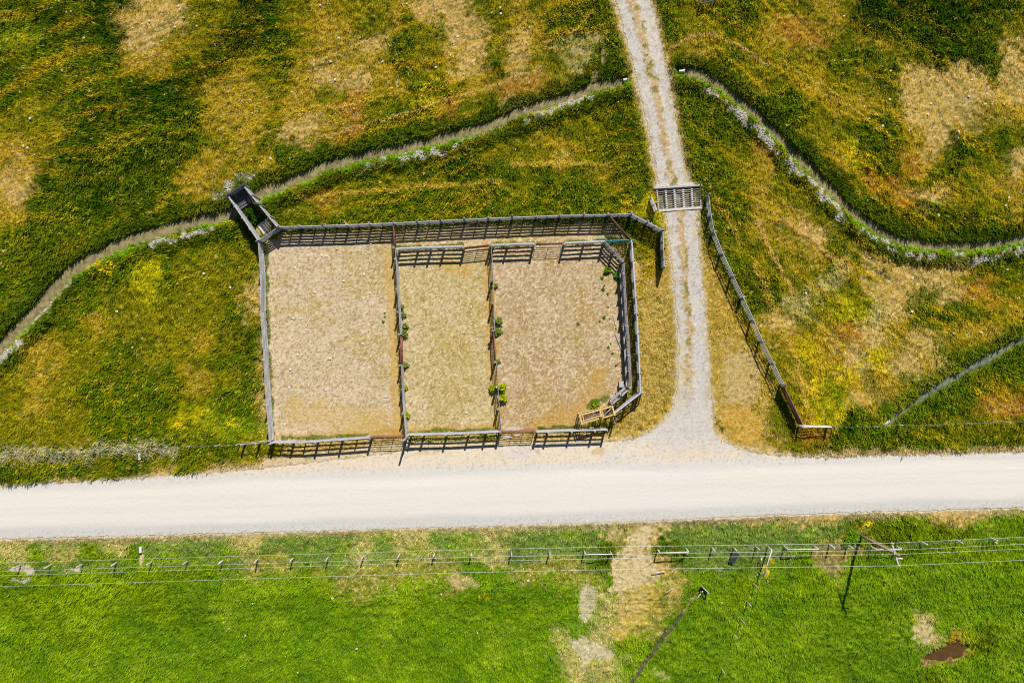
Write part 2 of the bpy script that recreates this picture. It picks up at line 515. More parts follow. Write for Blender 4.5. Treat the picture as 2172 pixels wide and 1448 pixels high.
dW, sW, bW = carve(ditch_w, HWF, .62, 7, None, 1)
dE, sE, bE = carve(ditch_e, 5.5, .55, 7, None, 1)
dR, sR, _ = carve([p for p in rill_e], 2.5 + 5 * sstep(1900, 2010, PX) * (1 - .45 * sstep(2060, 2172, PX)) + (n1 - .5) * 4, .32, 5, None, 1)
dS, sS, _ = carve([p for p in rill_s], .4 + 2.6 * sstep(1290, 1350, PY) + (n1 - .5) * 3, .24, 4, None, 1)
# lush strip on the south lip, spoil bank behind it, dense dark weeds on the north lip
for d, s, hw in ((dW, sW, HWF), (dE, sE, 5.5)):
    south = s > 0
    m = south * sstep(hw + 1, hw + 3, d) * sstep(hw + 16, hw + 8, d + (n1 - .5) * 22 + (n2 - .5) * 10)
    mixc(m * .75, srgb(102, 146, 16))
    TALL = np.maximum(TALL, m * .3); DEN = np.maximum(DEN, m * 1.1)
    m = south * sstep(hw + 12, hw + 16, d) * sstep(hw + 46, hw + 34, d + (n1 - .5) * 20)
    mixc(m * .55, srgb(66, 88, 8))
    TALL = np.maximum(TALL, m * .34); DEN = np.maximum(DEN, m * 1.1)
    Z += south * sstep(hw + 5, hw + 16, d) * sstep(hw + 42, hw + 22, d) * .3
    m = (~south) * sstep(hw + 1, hw + 3, d) * sstep(hw + 36, hw + 22, d + (n1 - .5) * 26)
    mixc(m * .75, srgb(60, 82, 8))
    TALL = np.maximum(TALL, m * .37); DEN = np.maximum(DEN, m * 1.2)
for d in (dR, dS):
    m = sstep(4, 8, d) * sstep(46, 26, d + (n1 - .5) * 22) * (PX > 1340) * np.where(PY < 1000, 1, .0)
    mixc(m * .7, srgb(82, 108, 10))
    TALL = np.maximum(TALL, m * .34); DEN = np.maximum(DEN, m * 1.1)

# pale dried spoil heaps along the ditch banks
SPOIL = [
    ([(0, 766), (20, 742), (44, 724)], 8, .9), ([(60, 700), (95, 660), (128, 615), (148, 596)], 4, .8),
    ([(330, 514), (372, 508), (408, 498), (450, 486)], 5, .85), ([(855, 338), (880, 330), (905, 328), (930, 322), (950, 325), (968, 312)], 5, .95),
    ([(760, 360), (790, 352), (822, 340)], 4, .5), ([(1112, 262), (1145, 244), (1190, 228), (1215, 210), (1250, 206)], 5, .75),
    ([(980, 300), (1015, 285), (1060, 275)], 4, .4), ([(1495, 192), (1510, 202), (1540, 222), (1562, 236), (1580, 245)], 5, .95),
    ([(1560, 238), (1580, 262), (1610, 280), (1640, 314), (1668, 345), (1690, 370)], 6, .9),
    ([(1695, 370), (1735, 402), (1760, 430), (1785, 468)], 5, .8), ([(1808, 484), (1850, 505), (1880, 512)], 3, .7),
    ([(1885, 528), (1915, 537), (1940, 548), (1960, 538), (1985, 542), (1995, 552)], 4, .9),
    ([(2025, 540), (2040, 550), (2062, 556), (2100, 545), (2130, 548)], 4, .95), ([(2105, 540), (2140, 534), (2172, 528), (2220, 520)], 4, .95),
    ([(455, 412), (478, 398), (505, 382), (535, 372)], 9, .55),
]
spoil = np.zeros(GX.shape, np.float32)
for pts, wd, st in SPOIL:
    d, _ = polydist(PX + wobx * 1.4, PY + woby * 1.4, pts)
    spoil = np.maximum(spoil, sstep(wd + 2, wd - 2, d + (n2 - .5) * 24) * st * .8 * np.clip(.35 + 1.3 * (n5 - .3) * 2, 0, 1))
mixc(spoil * .8, srgb(186, 180, 160))
TALL *= 1 - spoil
DEN *= 1 - spoil * .95

# windrow lines in the hay meadow
LINES = [
    ([(543, 292), (575, 281), (612, 262)], 3, 'l'), ([(678, 226), (723, 230), (793, 210), (855, 190)], 2.5, 'l'),
    ([(640, 315), (690, 292), (743, 275), (855, 242), (943, 212), (1018, 190), (1086, 168), (1148, 145)], 3, 'p'),
    ([(1086, 112), (1161, 92), (1223, 62), (1250, 30)], 3, 'l'), ([(1153, 104), (1200, 101), (1235, 96)], 2, 'l'),
    ([(1413, 128), (1418, 110), (1431, 95), (1461, 80), (1498, 72), (1548, 87), (1586, 110), (1629, 138)], 3, 'p'),
    ([(1654, 127), (1704, 162), (1779, 207), (1824, 245), (1860, 275)], 3, 'l'), ([(1689, 175), (1749, 202), (1790, 222)], 2.5, 'l'),
    ([(1840, 240), (1895, 246), (1960, 268)], 2.5, 'l'), ([(1652, 42), (1672, 33), (1702, 35)], 2, 'l'),
    ([(1670, 470), (1720, 505), (1760, 540), (1800, 575)], 5, 'p'), ([(1610, 470), (1640, 540), (1680, 620)], 5, 'p'),
    ([(1600, 560), (1640, 650), (1690, 760), (1712, 860)], 6, 'l'), ([(1520, 420), (1545, 470), (1570, 520)], 4, 'l'),
    ([(640, 420), (760, 408), (900, 395), (1060, 385)], 4, 'l'), ([(1090, 350), (1200, 345), (1300, 352)], 4, 'l'),
]
for pts, wd, k in LINES:
    d, _ = polydist(PX + wobx, PY + woby, pts)
    m = sstep(wd + 2, wd - 1.5, d + (n2 - .5) * 7)
    mixc(m * .6, srgb(196, 164, 60) if k == 'l' else srgb(206, 164, 92))
    Z += m * .05

# flower patches
FLOWERS = [(1785, 318, 14, 10), (1806, 322, 16, 9), (1798, 334, 12, 9), (1835, 328, 16, 10), (1670, 268, 8, 8), (226, 565, 24, 18), (385, 897, 18, 12), (493, 893, 14, 16), (1030, 1268, 18, 10),
           (1625, 1215, 8, 14), (1640, 1190, 6, 10), (1335, 425, 20, 12), (1190, 438, 16, 8), (1320, 445, 10, 8), (45, 75, 14, 9), (905, 182, 16, 10), (925, 165, 16, 8), (1790, 800, 34, 22), (1850, 770, 34, 20), (1730, 820, 18, 26), (1830, 1110, 20, 10), (1400, 600, 14, 16), (1680, 1358, 5, 3), (1700, 1388, 4, 3), (1940, 1312, 5, 3), (1965, 1310, 5, 3), (1990, 1320, 4, 3)]
for (fx_, fy_, rx, ry) in FLOWERS:
    d = np.sqrt(((PX - fx_) / rx) ** 2 + ((PY - fy_) / ry) ** 2) + (n2 - .5) * 1.6
    m = sstep(1.0, .6, d)
    mixc(m * .85 * (vnoise(GX, GY, .28, 97) > .5), srgb(216, 188, 14))

# rough clumps by the culvert, on bare soil
d = np.sqrt(((PX - 1250) / 52) ** 2 + ((PY - 130) / 55) ** 2)
m = sstep(1.1, .5, d + (n1 - .5)) * (vnoise(GX, GY, .85, 95) < .45)
mixc(m * .75, srgb(178, 156, 112))
DEN *= 1 - m * .8
TALL *= 1 - m * .7

# corral floors
pen_all = [W(566, 500), W(1330, 470), W(1322, 545), W(1334, 815), W(1300, 912), W(578, 932)]
PENS = [
    ([(563, 508), (834, 500), (838, 700), (850, 930), (700, 930), (578, 934), (570, 760), (563, 640)], srgb(198, 179, 144)),
    ([(838, 522), (1042, 516), (1048, 700), (1058, 914), (862, 920), (850, 760)], srgb(194, 176, 124)),
    ([(1044, 516), (1280, 510), (1318, 556), (1334, 815), (1290, 856), (1236, 905), (1066, 914), (1048, 700)], srgb(186, 162, 124)),
    ([(590, 484), (832, 474), (1290, 464), (1336, 508), (1040, 516), (838, 522), (834, 500), (590, 508)], srgb(188, 166, 108)),
]
pen = np.zeros(GX.shape, np.float32)
for poly, c in PENS:
    m = inpoly(PX + wobx * .35, PY + woby * .35, poly).astype(np.float32)
    mixc(m, c)
    pen = np.maximum(pen, m)
TALL = np.where(pen > 0, .03, TALL)
DEN = np.where(pen > 0, .10, DEN)
Z = Z * (1 - pen)
pn = fbm(GX, GY, 3.6, 100)
pq = fbm(GX, GY, 1.1, 101)
mixc(pen * sstep(.50, .66, pn * .6 + pq * .4) * .5, srgb(182, 156, 76))
mixc(pen * sstep(.55, .7, 1 - pn) * .4, srgb(212, 190, 160))
mixc(pen * sstep(.55, .68, pq) * .35 * sstep(1040, 1100, PX), srgb(170, 136, 92))
# gravelly grain: real small stones and straw, so it belongs in the colour
gr = vnoise(GX, GY, .13, 110)
g2 = vnoise(GX, GY, .19, 111)
mixc(pen * (gr > .72) * .6, srgb(232, 212, 176))
mixc(pen * (gr < .28) * .6, srgb(140, 112, 72))
mixc(pen * (g2 > .8) * .5, srgb(226, 204, 166))
mixc(pen * (g2 < .2) * .45, srgb(150, 122, 66))
# golden litter blown against the west face of the first divider, along fences
for pts, wd, c, a in (
    ([(826, 540), (832, 640), (836, 760), (846, 920)], 15, srgb(200, 158, 64), .55),
    ([(1032, 525), (1040, 640), (1046, 780), (1052, 905)], 14, srgb(196, 150, 56), .5),
    ([(640, 870), (760, 900), (840, 910)], 46, srgb(204, 168, 84), .4),
    ([(940, 560), (990, 575)], 20, srgb(202, 156, 52), .4),
    ([(1270, 800), (1250, 860), (1150, 905)], 30, srgb(186, 142, 52), .5),
    ([(600, 925), (850, 915), (1060, 905)], 8, srgb(180, 142, 50), .5)):
    d, _ = polydist(PX + wobx, PY + woby, pts)
    mixc(sstep(wd, wd * .4, d + (n2 - .5) * wd) * a * pen, c)
# green weeds growing in the shelter of the fences
GREENS = [
    ([(564, 520), (566, 600), (570, 760), (578, 920)], 5, .22), ([(600, 930), (700, 925), (780, 922)], 5, .16), ([(866, 915), (1000, 912), (1056, 909)], 4, .16), ([(868, 932), (960, 932), (1050, 926)], 9, .2),
    ([(590, 488), (700, 484), (834, 480)], 9, .2), ([(834, 480), (1000, 472), (1180, 468), (1330, 464)], 12, .26), ([(842, 526), (980, 522)], 7, .22), ([(1046, 518), (1130, 516)], 7, .22), ([(1196, 514), (1280, 512), (1318, 556)], 7, .22),
    ([(1333, 530), (1340, 640), (1347, 760), (1350, 820), (1320, 852)], 9, .3), ([(1312, 566), (1320, 640), (1326, 760), (1330, 812)], 6, .22),
    ([(1284, 845), (1250, 862)], 9, .2), ([(1378, 470), (1402, 500), (1402, 560)], 10, .3), ([(1340, 462), (1400, 495)], 9, .3), ([(1500, 430), (1508, 490), (1530, 545)], 8, .3), ([(1140, 908), (1230, 904)], 5, .12), ([(1290, 506), (1335, 510)], 6, .2), ([(1310, 455), (1338, 470), (1340, 500)], 5, .2), ([(1240, 905), (1290, 900)], 10, .2),
    ([(550, 512), (585, 500), (596, 486)], 7, .2), ([(500, 430), (512, 455), (530, 485), (545, 505)], 9, .26), ([(1512, 868), (1518, 888), (1532, 906)], 6, .28)]
for pts, wd, hh in GREENS:
    d, _ = polydist(PX + wobx, PY + woby, pts)
    m = sstep(wd, wd * .5, d + (n2 - .5) * wd)
    mixc(m * .8, srgb(84, 104, 22))
    TALL = np.maximum(TALL, m * hh)
    DEN = np.maximum(DEN, m * .9)

# ground around the gravel road and the drive
ROAD_T = [(-400, 1044), (0, 1030), (100, 1024), (240, 1017), (440, 1003), (520, 996), (600, 988), (700, 976), (800, 962), (900, 952), (1000, 948), (1100, 944), (1200, 940), (1300, 936), (1345, 930), (1380, 916), (1402, 899), (1412, 886)]
ROAD_T2 = [(1508, 905), (1526, 930), (1560, 948), (1600, 960), (1660, 966), (1740, 970), (1900, 965), (2172, 959), (2600, 948)]
ROAD_B = [(-400, 1154), (0, 1143), (280, 1137), (560, 1129), (820, 1121), (1060, 1115), (1400, 1104), (1620, 1094), (1900, 1085), (2172, 1077), (2600, 1062)]
rt = np.interp(PX, [p[0] for p in ROAD_T] + [p[0] for p in ROAD_T2], [p[1] for p in ROAD_T] + [p[1] for p in ROAD_T2])
rt = np.where((PX > 1412) & (PX < 1508), 886, rt)
rb = np.interp(PX, [p[0] for p in ROAD_B], [p[1] for p in ROAD_B])
en = (fbm(GX, GY, .5, 120, 3) - .5) + (vnoise(GX, GY, .15, 121) - .5) * .35
road_in = (PY > rt + en * 9) & (PY < rb + en * 6)
# drive: left and right edges by row
DR_Y = [-80, 0, 90, 180, 270, 360, 395, 443, 500, 560, 620, 680, 740, 800, 850, 880, 900]
DR_L = [1288, 1305, 1330, 1353, 1373, 1391, 1396, 1412, 1418, 1424, 1430, 1436, 1438, 1436, 1430, 1418, 1404]
DR_R = [1362, 1378, 1402, 1420, 1434, 1452, 1466, 1478, 1480, 1486, 1492, 1498, 1502, 1506, 1509, 1511, 1510]
dl = np.interp(PY, DR_Y, DR_L)
dr = np.interp(PY, DR_Y, DR_R)
drive_in = (PX > dl + en * 9) & (PX < dr + en * 9) & (PY < 905)
hard = (road_in | drive_in).astype(np.float32)

# verge tints: dusty brown fringe on the south edge, sandy fringe north
sd = PY - rb
m = sstep(-2, 1, sd) * sstep(17, 5, sd + (n1 - .5) * 18)
mixc(m * .6, srgb(172, 148, 112))
TALL *= 1 - m * .4
nd = rt - PY
m = sstep(-2, 0, nd) * sstep(22, 4, nd + (n1 - .5) * 30) * (PX > 440) * (PX < 2200)
mixc(m * .75, srgb(208, 176, 122))
TALL *= 1 - m * .6
m = sstep(0, 4, nd) * sstep(24, 12, nd + (n1 - .5) * 10) * (PX > 560) * (PX < 1300) * (PY > 935)
mixc(m * .9, srgb(222, 200, 164)); TALL *= 1 - m * .8; DEN *= 1 - m * .9
DEN = np.where(PY > 2000, 0, DEN)
# worn fringe beside the drive
md = np.maximum(dl - PX, PX - dr)
m = sstep(-2, 0, md) * sstep(20, 3, md + (n2 - .5) * 14) * (PY < 900)
mixc(m * .6, srgb(196, 162, 84)); TALL *= 1 - m * .6
# golden stubble both sides of the drive south of the guard
for poly, c, a in (
    ([(1362, 600), (1412, 560), (1432, 700), (1434, 800), (1400, 880), (1330, 925), (1300, 915), (1362, 850)], srgb(180, 150, 76), .7),
    ([(1490, 560), (1510, 540), (1560, 640), (1640, 800), (1640, 900), (1640, 960), (1560, 940), (1515, 900), (1506, 760)], srgb(178, 146, 58), .7),
    ([(1520, 860), (1605, 860), (1620, 950), (1570, 945), (1530, 915)], srgb(200, 156, 62), .75),
    ([(1385, 888), (1412, 880), (1400, 900), (1370, 915)], srgb(226, 168, 52), .8),
    ([(1536, 750), (1600, 750), (1615, 800), (1608, 860), (1545, 860), (1540, 800)], srgb(196, 172, 124), .6),
    ([(1640, 905), (1662, 905), (1660, 955), (1640, 955)], srgb(210, 160, 70), .7)):
    m = softpoly(poly, 6) * a * np.clip(.45 + 1.2 * n2, 0, 1)
    mixc(m, c)
    TALL = TALL * (1 - m * .6)
mixc(softpoly([(1640, 800), (1690, 905), (1700, 960), (1640, 962), (1625, 900)]) * .5, srgb(92, 104, 12))
# pale weed litter along the north roadside fence
d, _ = polydist(PX + wobx * 2, PY + woby * 2, [(0, 966), (60, 958), (140, 960), (200, 948), (330, 945), (370, 955)])
m = sstep(20, 8, d + (n2 - .5) * 26)
mixc(m * .5 * (n2 > .45), srgb(204, 194, 140)); TALL = np.maximum(TALL, m * .3)
# south side: bare track through the fence, salty patches, mud
for poly, c, a, tl, k in (
    ([(1255, 1120), (1430, 1106), (1385, 1138), (1330, 1152), (1290, 1136)], srgb(196, 172, 116), .7, .07, 5),
    ([(1335, 1116), (1402, 1110), (1378, 1150), (1372, 1174), (1391, 1182), (1388, 1240), (1380, 1300), (1350, 1335), (1312, 1354), (1300, 1345), (1308, 1300), (1298, 1240), (1289, 1190), (1326, 1165), (1330, 1140)], srgb(208, 188, 142), .95, .05, 4),
    ([(1310, 1250), (1395, 1236), (1400, 1290), (1375, 1322), (1325, 1358), (1298, 1350)], srgb(184, 160, 60), .8, .13, 5),
    ([(1238, 1240), (1268, 1244), (1268, 1275), (1252, 1306), (1242, 1335), (1230, 1306), (1232, 1268)], srgb(214, 200, 172), .95, .03, 2),
    ([(1203, 1354), (1240, 1352), (1304, 1380), (1290, 1398), (1256, 1398), (1240, 1420), (1228, 1392)], srgb(214, 202, 174), .95, .03, 2),
    ([(1230, 1230), (1275, 1230), (1290, 1330), (1310, 1400), (1240, 1430), (1200, 1360), (1235, 1330)], srgb(150, 156, 80), .35, .12, 6),
    ([(1722, 1148), (1806, 1150), (1800, 1190), (1770, 1222), (1742, 1206), (1720, 1178)], srgb(128, 116, 62), .85, .08, 3),
    ([(1944, 1312), (1980, 1318), (1988, 1350), (1965, 1374), (1942, 1350)], srgb(190, 176, 124), .75, .08, 3),
    ([(1990, 1374), (2040, 1362), (2050, 1392), (2020, 1404), (1950, 1412), (1955, 1394)], srgb(112, 90, 42), .9, .03, 3),
    ([(930, 1218), (1010, 1226), (1030, 1240), (950, 1238)], srgb(194, 170, 116), .6, .1, 3),
    ([(18, 1196), (70, 1200), (76, 1214), (14, 1212)], srgb(208, 198, 180), .85, .04, 2),
    ([(20, 1226), (72, 1224), (70, 1232), (20, 1236)], srgb(200, 194, 172), .6, .06, 2),
    ([(110, 1208), (170, 1200), (215, 1202), (170, 1212)], srgb(204, 194, 168), .7, .06, 2),
    ([(1392, 1412), (1420, 1430), (1400, 1448), (1380, 1440)], srgb(180, 178, 110), .5, .1, 3),
    ([(292, 1012), (300, 1012), (302, 972), (294, 968)], srgb(208, 186, 124), .8, .05, 1),
    ([(293, 1202), (300, 1202), (304, 1160), (296, 1160)], srgb(206, 192, 150), .8, .04, 1)):
    m = softpoly(poly, k, 1.7 if k > 2 else .9)
    m = m * np.clip(a + (n2 - .5) * .9, 0, 1)
    mixc(m, c)
    TALL = TALL * (1 - m) + tl * m
    DEN = DEN * (1 - m * .8)

# pond and mud hollow basin
d = np.sqrt(((PX - 2010) / 46) ** 2 + ((PY - 1385 + (PX - 2010) * .25) / 19) ** 2) + (n1 - .5) * .9 + (n2 - .5) * .9
Z -= sstep(1.15, .7, d) * .28
TALL *= sstep(.8, 1.05, d)
DEN *= sstep(.8, 1.05, d)
d = np.sqrt(((PX - 1764) / 50) ** 2 + ((PY - 1178) / 38) ** 2) + (n1 - .5) * .5
Z -= sstep(1.1, .8, d) * .08

# trampled bare floor inside the loading chute
m = inpoly(PX + wobx * .5, PY + woby * .5, [(506, 425), (530, 415), (582, 484), (552, 500)]).astype(np.float32)
TALL = TALL * (1 - m * .85); DEN *= 1 - m * .5; Z = Z * (1 - m)
mixc(m * sstep(.4, .55, n2) * .8, srgb(170, 156, 130))
# cattle-guard pit
pit = inpoly(PX, PY, [(1393, 398), (1486, 393), (1488, 441), (1395, 446)]).astype(np.float32)
# gravel hard surfaces: ground lies just under the road sheets
TALL *= 1 - hard
DEN *= 1 - hard * .97
soft = np.clip(sstep(-3, 1, PY - rt) * sstep(3, -1, PY - rb) + drive_in, 0, 1)
gedge = sstep(9, 0, md + (n2 - .5) * 14) * (PY < 905) * (pit < .5)
mixc(np.clip(gedge, 0, 1) * .7, srgb(196, 182, 160)); TALL *= 1 - np.clip(gedge, 0, 1) * .6; DEN *= 1 - np.clip(gedge, 0, 1) * .6
gedge = np.maximum(sstep(7, 0, nd + (n2 - .5) * 12) * (PY < 1040), sstep(5, 0, sd + (n2 - .5) * 10) * (PY > 1060))
mixc(np.clip(gedge, 0, 1) * .6, srgb(212, 200, 178)); DEN *= 1 - np.clip(gedge, 0, 1) * .6
mixc(hard, srgb(214, 200, 176))
near = np.maximum(sstep(14, 0, nd) * (PY < 1050), sstep(14, 0, sd) * (PY > 1050))
near = np.maximum(near, sstep(14, 0, md) * (PY < 905))
Z = Z * (1 - np.clip(np.maximum(hard, near), 0, 1))
Z -= hard * .05
Z -= pit * .34
mixc(pit, srgb(150, 140, 104))
Z = Z.astype(np.float32)

# tussocky surface of the standing grass itself
cl = fbm(GX, GY, .62, 130, 3)
cl2 = vnoise(GX, GY, .22, 131)
CLUMP = TALL * ((cl - .45) * 2.0 + (cl2 - .5) * .95)
CLUMP += (vnoise(GX, GY, .16, 132) - .5) * .018 * (1 - hard)
ZT = Z + np.clip(CLUMP, -.04, .6)
gm = sstep(.22, .10, TALL) * (1 - hard) * (1 - pen)
mixc(gm * (f1 > .72) * .35, srgb(222, 202, 146))
mixc(gm * (f1 < .26) * .45, srgb(116, 100, 44))
mixc(gm * (f2 < .22) * .4, srgb(116, 120, 34))
mixc(gm * (f2 > .80) * .35, srgb(206, 176, 96))
COL = np.clip(COL, 0.001, .9)


def lookup(A, x, y):
    i = np.clip(((x + HX) / STEP + .5).astype(int), 0, A.shape[1] - 1)
    j = np.clip(((y + HY) / STEP + .5).astype(int), 0, A.shape[0] - 1)
    return A[j, i]


def gz(x, y):
    return float(lookup(Z, np.array([x]), np.array([y]))[0])


# ------------------------------------------------------------------ ground sheet
def attr_mat(name, rough=.95, grain=None, bump=.4, bscale=22, spec=.15, gain=1.0):
    m, nt, p, out = new_mat(name)
    L = nt.links
    at = nt.nodes.new('ShaderNodeAttribute')
    at.attribute_name = 'plantcol'
    geo = nt.nodes.new('ShaderNodeNewGeometry')
    n = nt.nodes.new('ShaderNodeTexNoise')
    n.inputs['Scale'].default_value = bscale
    n.inputs['Detail'].default_value = 5
    n.inputs['Roughness'].default_value = .7
    L.new(geo.outputs['Position'], n.inputs['Vector'])
    mr = nt.nodes.new('ShaderNodeMapRange')
    mr.inputs['From Min'].default_value = .3
    mr.inputs['From Max'].default_value = .7
    mr.inputs['To Min'].default_value = (1 - (grain or .3)) * gain
    mr.inputs['To Max'].default_value = (1 + (grain or .3)) * gain
    L.new(n.outputs['Fac'], mr.inputs['Value'])
    sc = nt.nodes.new('ShaderNodeVectorMath')
    sc.operation = 'SCALE'
    L.new(at.outputs['Color'], sc.inputs[0])
    L.new(mr.outputs[0], sc.inputs['Scale'])
    L.new(sc.outputs[0], p.inputs['Base Color'])
    p.inputs['Roughness'].default_value = rough
    p.inputs['Specular IOR Level'].default_value = spec
    b = nt.nodes.new('ShaderNodeBump')
    b.inputs['Strength'].default_value = bump
    b.inputs['Distance'].default_value = .05
    L.new(n.outputs['Fac'], b.inputs['Height'])
    L.new(b.outputs[0], p.inputs['Normal'])
    return m


M['ground'] = attr_mat('meadow_ground', grain=.42, bump=.7, bscale=15)
M['gravel'] = attr_mat('road_gravel', grain=.07, bump=.25, bscale=16)
M['rough_gravel'] = attr_mat('drive_gravel', grain=.16, bump=.5, bscale=9)

ext = np.array([1, 4, 10, 25, 60, 150, 400, 1200, 3000.0])
fx_all = np.concatenate([-(HX + ext[::-1]), xs, HX + ext])
fy_all = np.concatenate([-(HY + ext[::-1]), ys, HY + ext])
ne = len(ext)
Zf = np.pad(ZT, ne, mode='edge')
Zf[:ne - 2, :] = Zf[-ne + 2:, :] = -0.0
Zf[:, :ne - 2] = Zf[:, -ne + 2:] = -0.0
Cf = np.pad(COL, ((ne, ne), (ne, ne), (0, 0)), mode='edge')
far = np.zeros(Cf.shape[:2], bool)
far[:, :] = False
far[:ne - 3, :] = True; far[-ne + 3:, :] = True; far[:, :ne - 3] = True; far[:, -ne + 3:] = True
Cf[far] = srgb(96, 112, 20)
FX, FY = np.meshgrid(fx_all, fy_all)


def grid_mesh(name, X, Y, Zz, Cc, m, smooth=True, facemask=None):
    h, w = X.shape
    co = np.empty((h * w, 3), np.float32)
    co[:, 0] = X.ravel(); co[:, 1] = Y.ravel(); co[:, 2] = Zz.ravel()
    idx = np.arange(h * w).reshape(h, w)
    q = np.stack([idx[:-1, :-1], idx[:-1, 1:], idx[1:, 1:], idx[1:, :-1]], -1).reshape(-1, 4)
    if facemask is not None:
        q = q[facemask.ravel()]
    me = bpy.data.meshes.new(name)
    me.vertices.add(h * w)
    me.vertices.foreach_set('co', co.ravel())
    me.loops.add(q.size)
    me.loops.foreach_set('vertex_index', q.ravel().astype(np.int32))
    me.polygons.add(len(q))
    me.polygons.foreach_set('loop_start', (np.arange(len(q)) * 4).astype(np.int32))
    me.polygons.foreach_set('use_smooth', np.full(len(q), smooth))
    ca = me.attributes.new('plantcol', 'FLOAT_COLOR', 'POINT')
    c4 = np.ones((h * w, 4), np.float32)
    c4[:, :3] = Cc.reshape(-1, 3)
    ca.data.foreach_set('color', c4.ravel())
    me.materials.append(m)
    me.update(calc_edges=True)
    return me


g = link_mesh('ground', grid_mesh('ground', FX, FY, Zf, Cf, M['ground']))
tag(g, kind='structure')

# ------------------------------------------------------------------ grass blades (nobody could count them)
AIR = np.clip(DEN, 0, 1.3) * sstep(0.04, .16, TALL + .02)


def blades(name, n_try, region, label, base_len, seed, wid=(.012, .03)):
    r = np.random.default_rng(seed)
    x = r.uniform(-HX + .5, HX - .5, n_try).astype(np.float32)
    y = r.uniform(-HY + .5, HY - .5, n_try).astype(np.float32)
    keep = (r.random(n_try) < lookup(AIR, x, y) * .85) & region(x, y)
    x, y = x[keep], y[keep]
    n = len(x)
    tall = lookup(TALL, x, y)
    z = lookup(ZT, x, y) - .02
    col = lookup(COL, x, y)
    wind = (fbm(x, y, 6.0, seed + 3, 2) - .5) * 5.5 - 2.2
    a = wind + r.normal(0, .9, n)
    L = base_len * (.32 + tall * 2.9) * r.uniform(.6, 1.35, n)
    lean = r.uniform(.35, 1.15, n)
    dx, dy = np.cos(a), np.sin(a)
    sx, sy = -dy, dx
    wv = r.uniform(wid[0], wid[1], n) * (1 + .6 * (tall > .3))
    hz = L * np.cos(lean); hr = L * np.sin(lean)
    P = np.zeros((n, 5, 3), np.float32)
    P[:, 0] = np.stack([x - sx * wv, y - sy * wv, z], -1)
    P[:, 1] = np.stack([x + sx * wv, y + sy * wv, z], -1)
    mx_, my_, mz_ = x + dx * hr * .42, y + dy * hr * .42, z + hz * .7
    P[:, 2] = np.stack([mx_ + sx * wv * .8, my_ + sy * wv * .8, mz_], -1)
    P[:, 3] = np.stack([mx_ - sx * wv * .8, my_ - sy * wv * .8, mz_], -1)
    P[:, 4] = np.stack([x + dx * hr, y + dy * hr, z + hz], -1)
    br = np.exp(r.normal(0.08, .42, n)).astype(np.float32)
    cc = col * br[:, None]
    warm = r.random(n).astype(np.float32)
    yl = (warm > .87)[:, None]
    lum = col.mean(1, keepdims=True)
    cc = np.where(yl, cc * .55 + np.array([1.55, 1.25, .35], np.float32) * lum * .75, cc)
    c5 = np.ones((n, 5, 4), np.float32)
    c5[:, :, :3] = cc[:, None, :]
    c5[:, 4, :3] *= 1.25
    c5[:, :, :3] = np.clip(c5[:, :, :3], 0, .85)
    base = (np.arange(n) * 5)[:, None]
    lp = (base + np.array([0, 1, 2, 3, 3, 2, 4])[None, :]).ravel().astype(np.int32)
    me = bpy.data.meshes.new(name)
    me.vertices.add(n * 5)
    me.vertices.foreach_set('co', P.ravel())
    me.loops.add(len(lp))
    me.loops.foreach_set('vertex_index', lp)
    me.polygons.add(n * 2)
    st = np.empty((n, 2), np.int32)
    st[:, 0] = np.arange(n) * 7
    st[:, 1] = st[:, 0] + 4
    me.polygons.foreach_set('loop_start', st.ravel())
    ca = me.attributes.new('plantcol', 'FLOAT_COLOR', 'POINT')
    ca.data.foreach_set('color', c5.ravel())
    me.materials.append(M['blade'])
    me.update(calc_edges=True)
    o = link_mesh(name, me)
    tag(o, label, 'grass', kind='stuff')
    return o


def blade_mat(name, attr='plantcol', gain=1.0):
    m = bpy.data.materials.new(name)
    m.use_nodes = True
    nt = m.node_tree
    nt.nodes.clear()
    out = nt.nodes.new('ShaderNodeOutputMaterial')
    at = nt.nodes.new('ShaderNodeAttribute')
    at.attribute_name = attr
    sc = nt.nodes.new('ShaderNodeVectorMath')
    sc.operation = 'SCALE'
    sc.inputs['Scale'].default_value = gain
    nt.links.new(at.outputs['Color'], sc.inputs[0])
    d = nt.nodes.new('ShaderNodeBsdfDiffuse')
    t = nt.nodes.new('ShaderNodeBsdfTranslucent')
    mx = nt.nodes.new('ShaderNodeMixShader')
    mx.inputs[0].default_value = .22
    nt.links.new(sc.outputs[0], d.inputs[0])
    nt.links.new(sc.outputs[0], t.inputs[0])
    nt.links.new(d.outputs[0], mx.inputs[1])
    nt.links.new(t.outputs[0], mx.inputs[2])
    nt.links.new(mx.outputs[0], out.inputs[0])
    return m


M['blade'] = blade_mat('grass_blade', gain=1.25)
NB = 1150000
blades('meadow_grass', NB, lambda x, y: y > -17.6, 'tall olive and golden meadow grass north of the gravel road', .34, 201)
blades('pasture_grass', NB, lambda x, y: y <= -17.6, 'lush bright green pasture grass south of the gravel road', .32, 202)

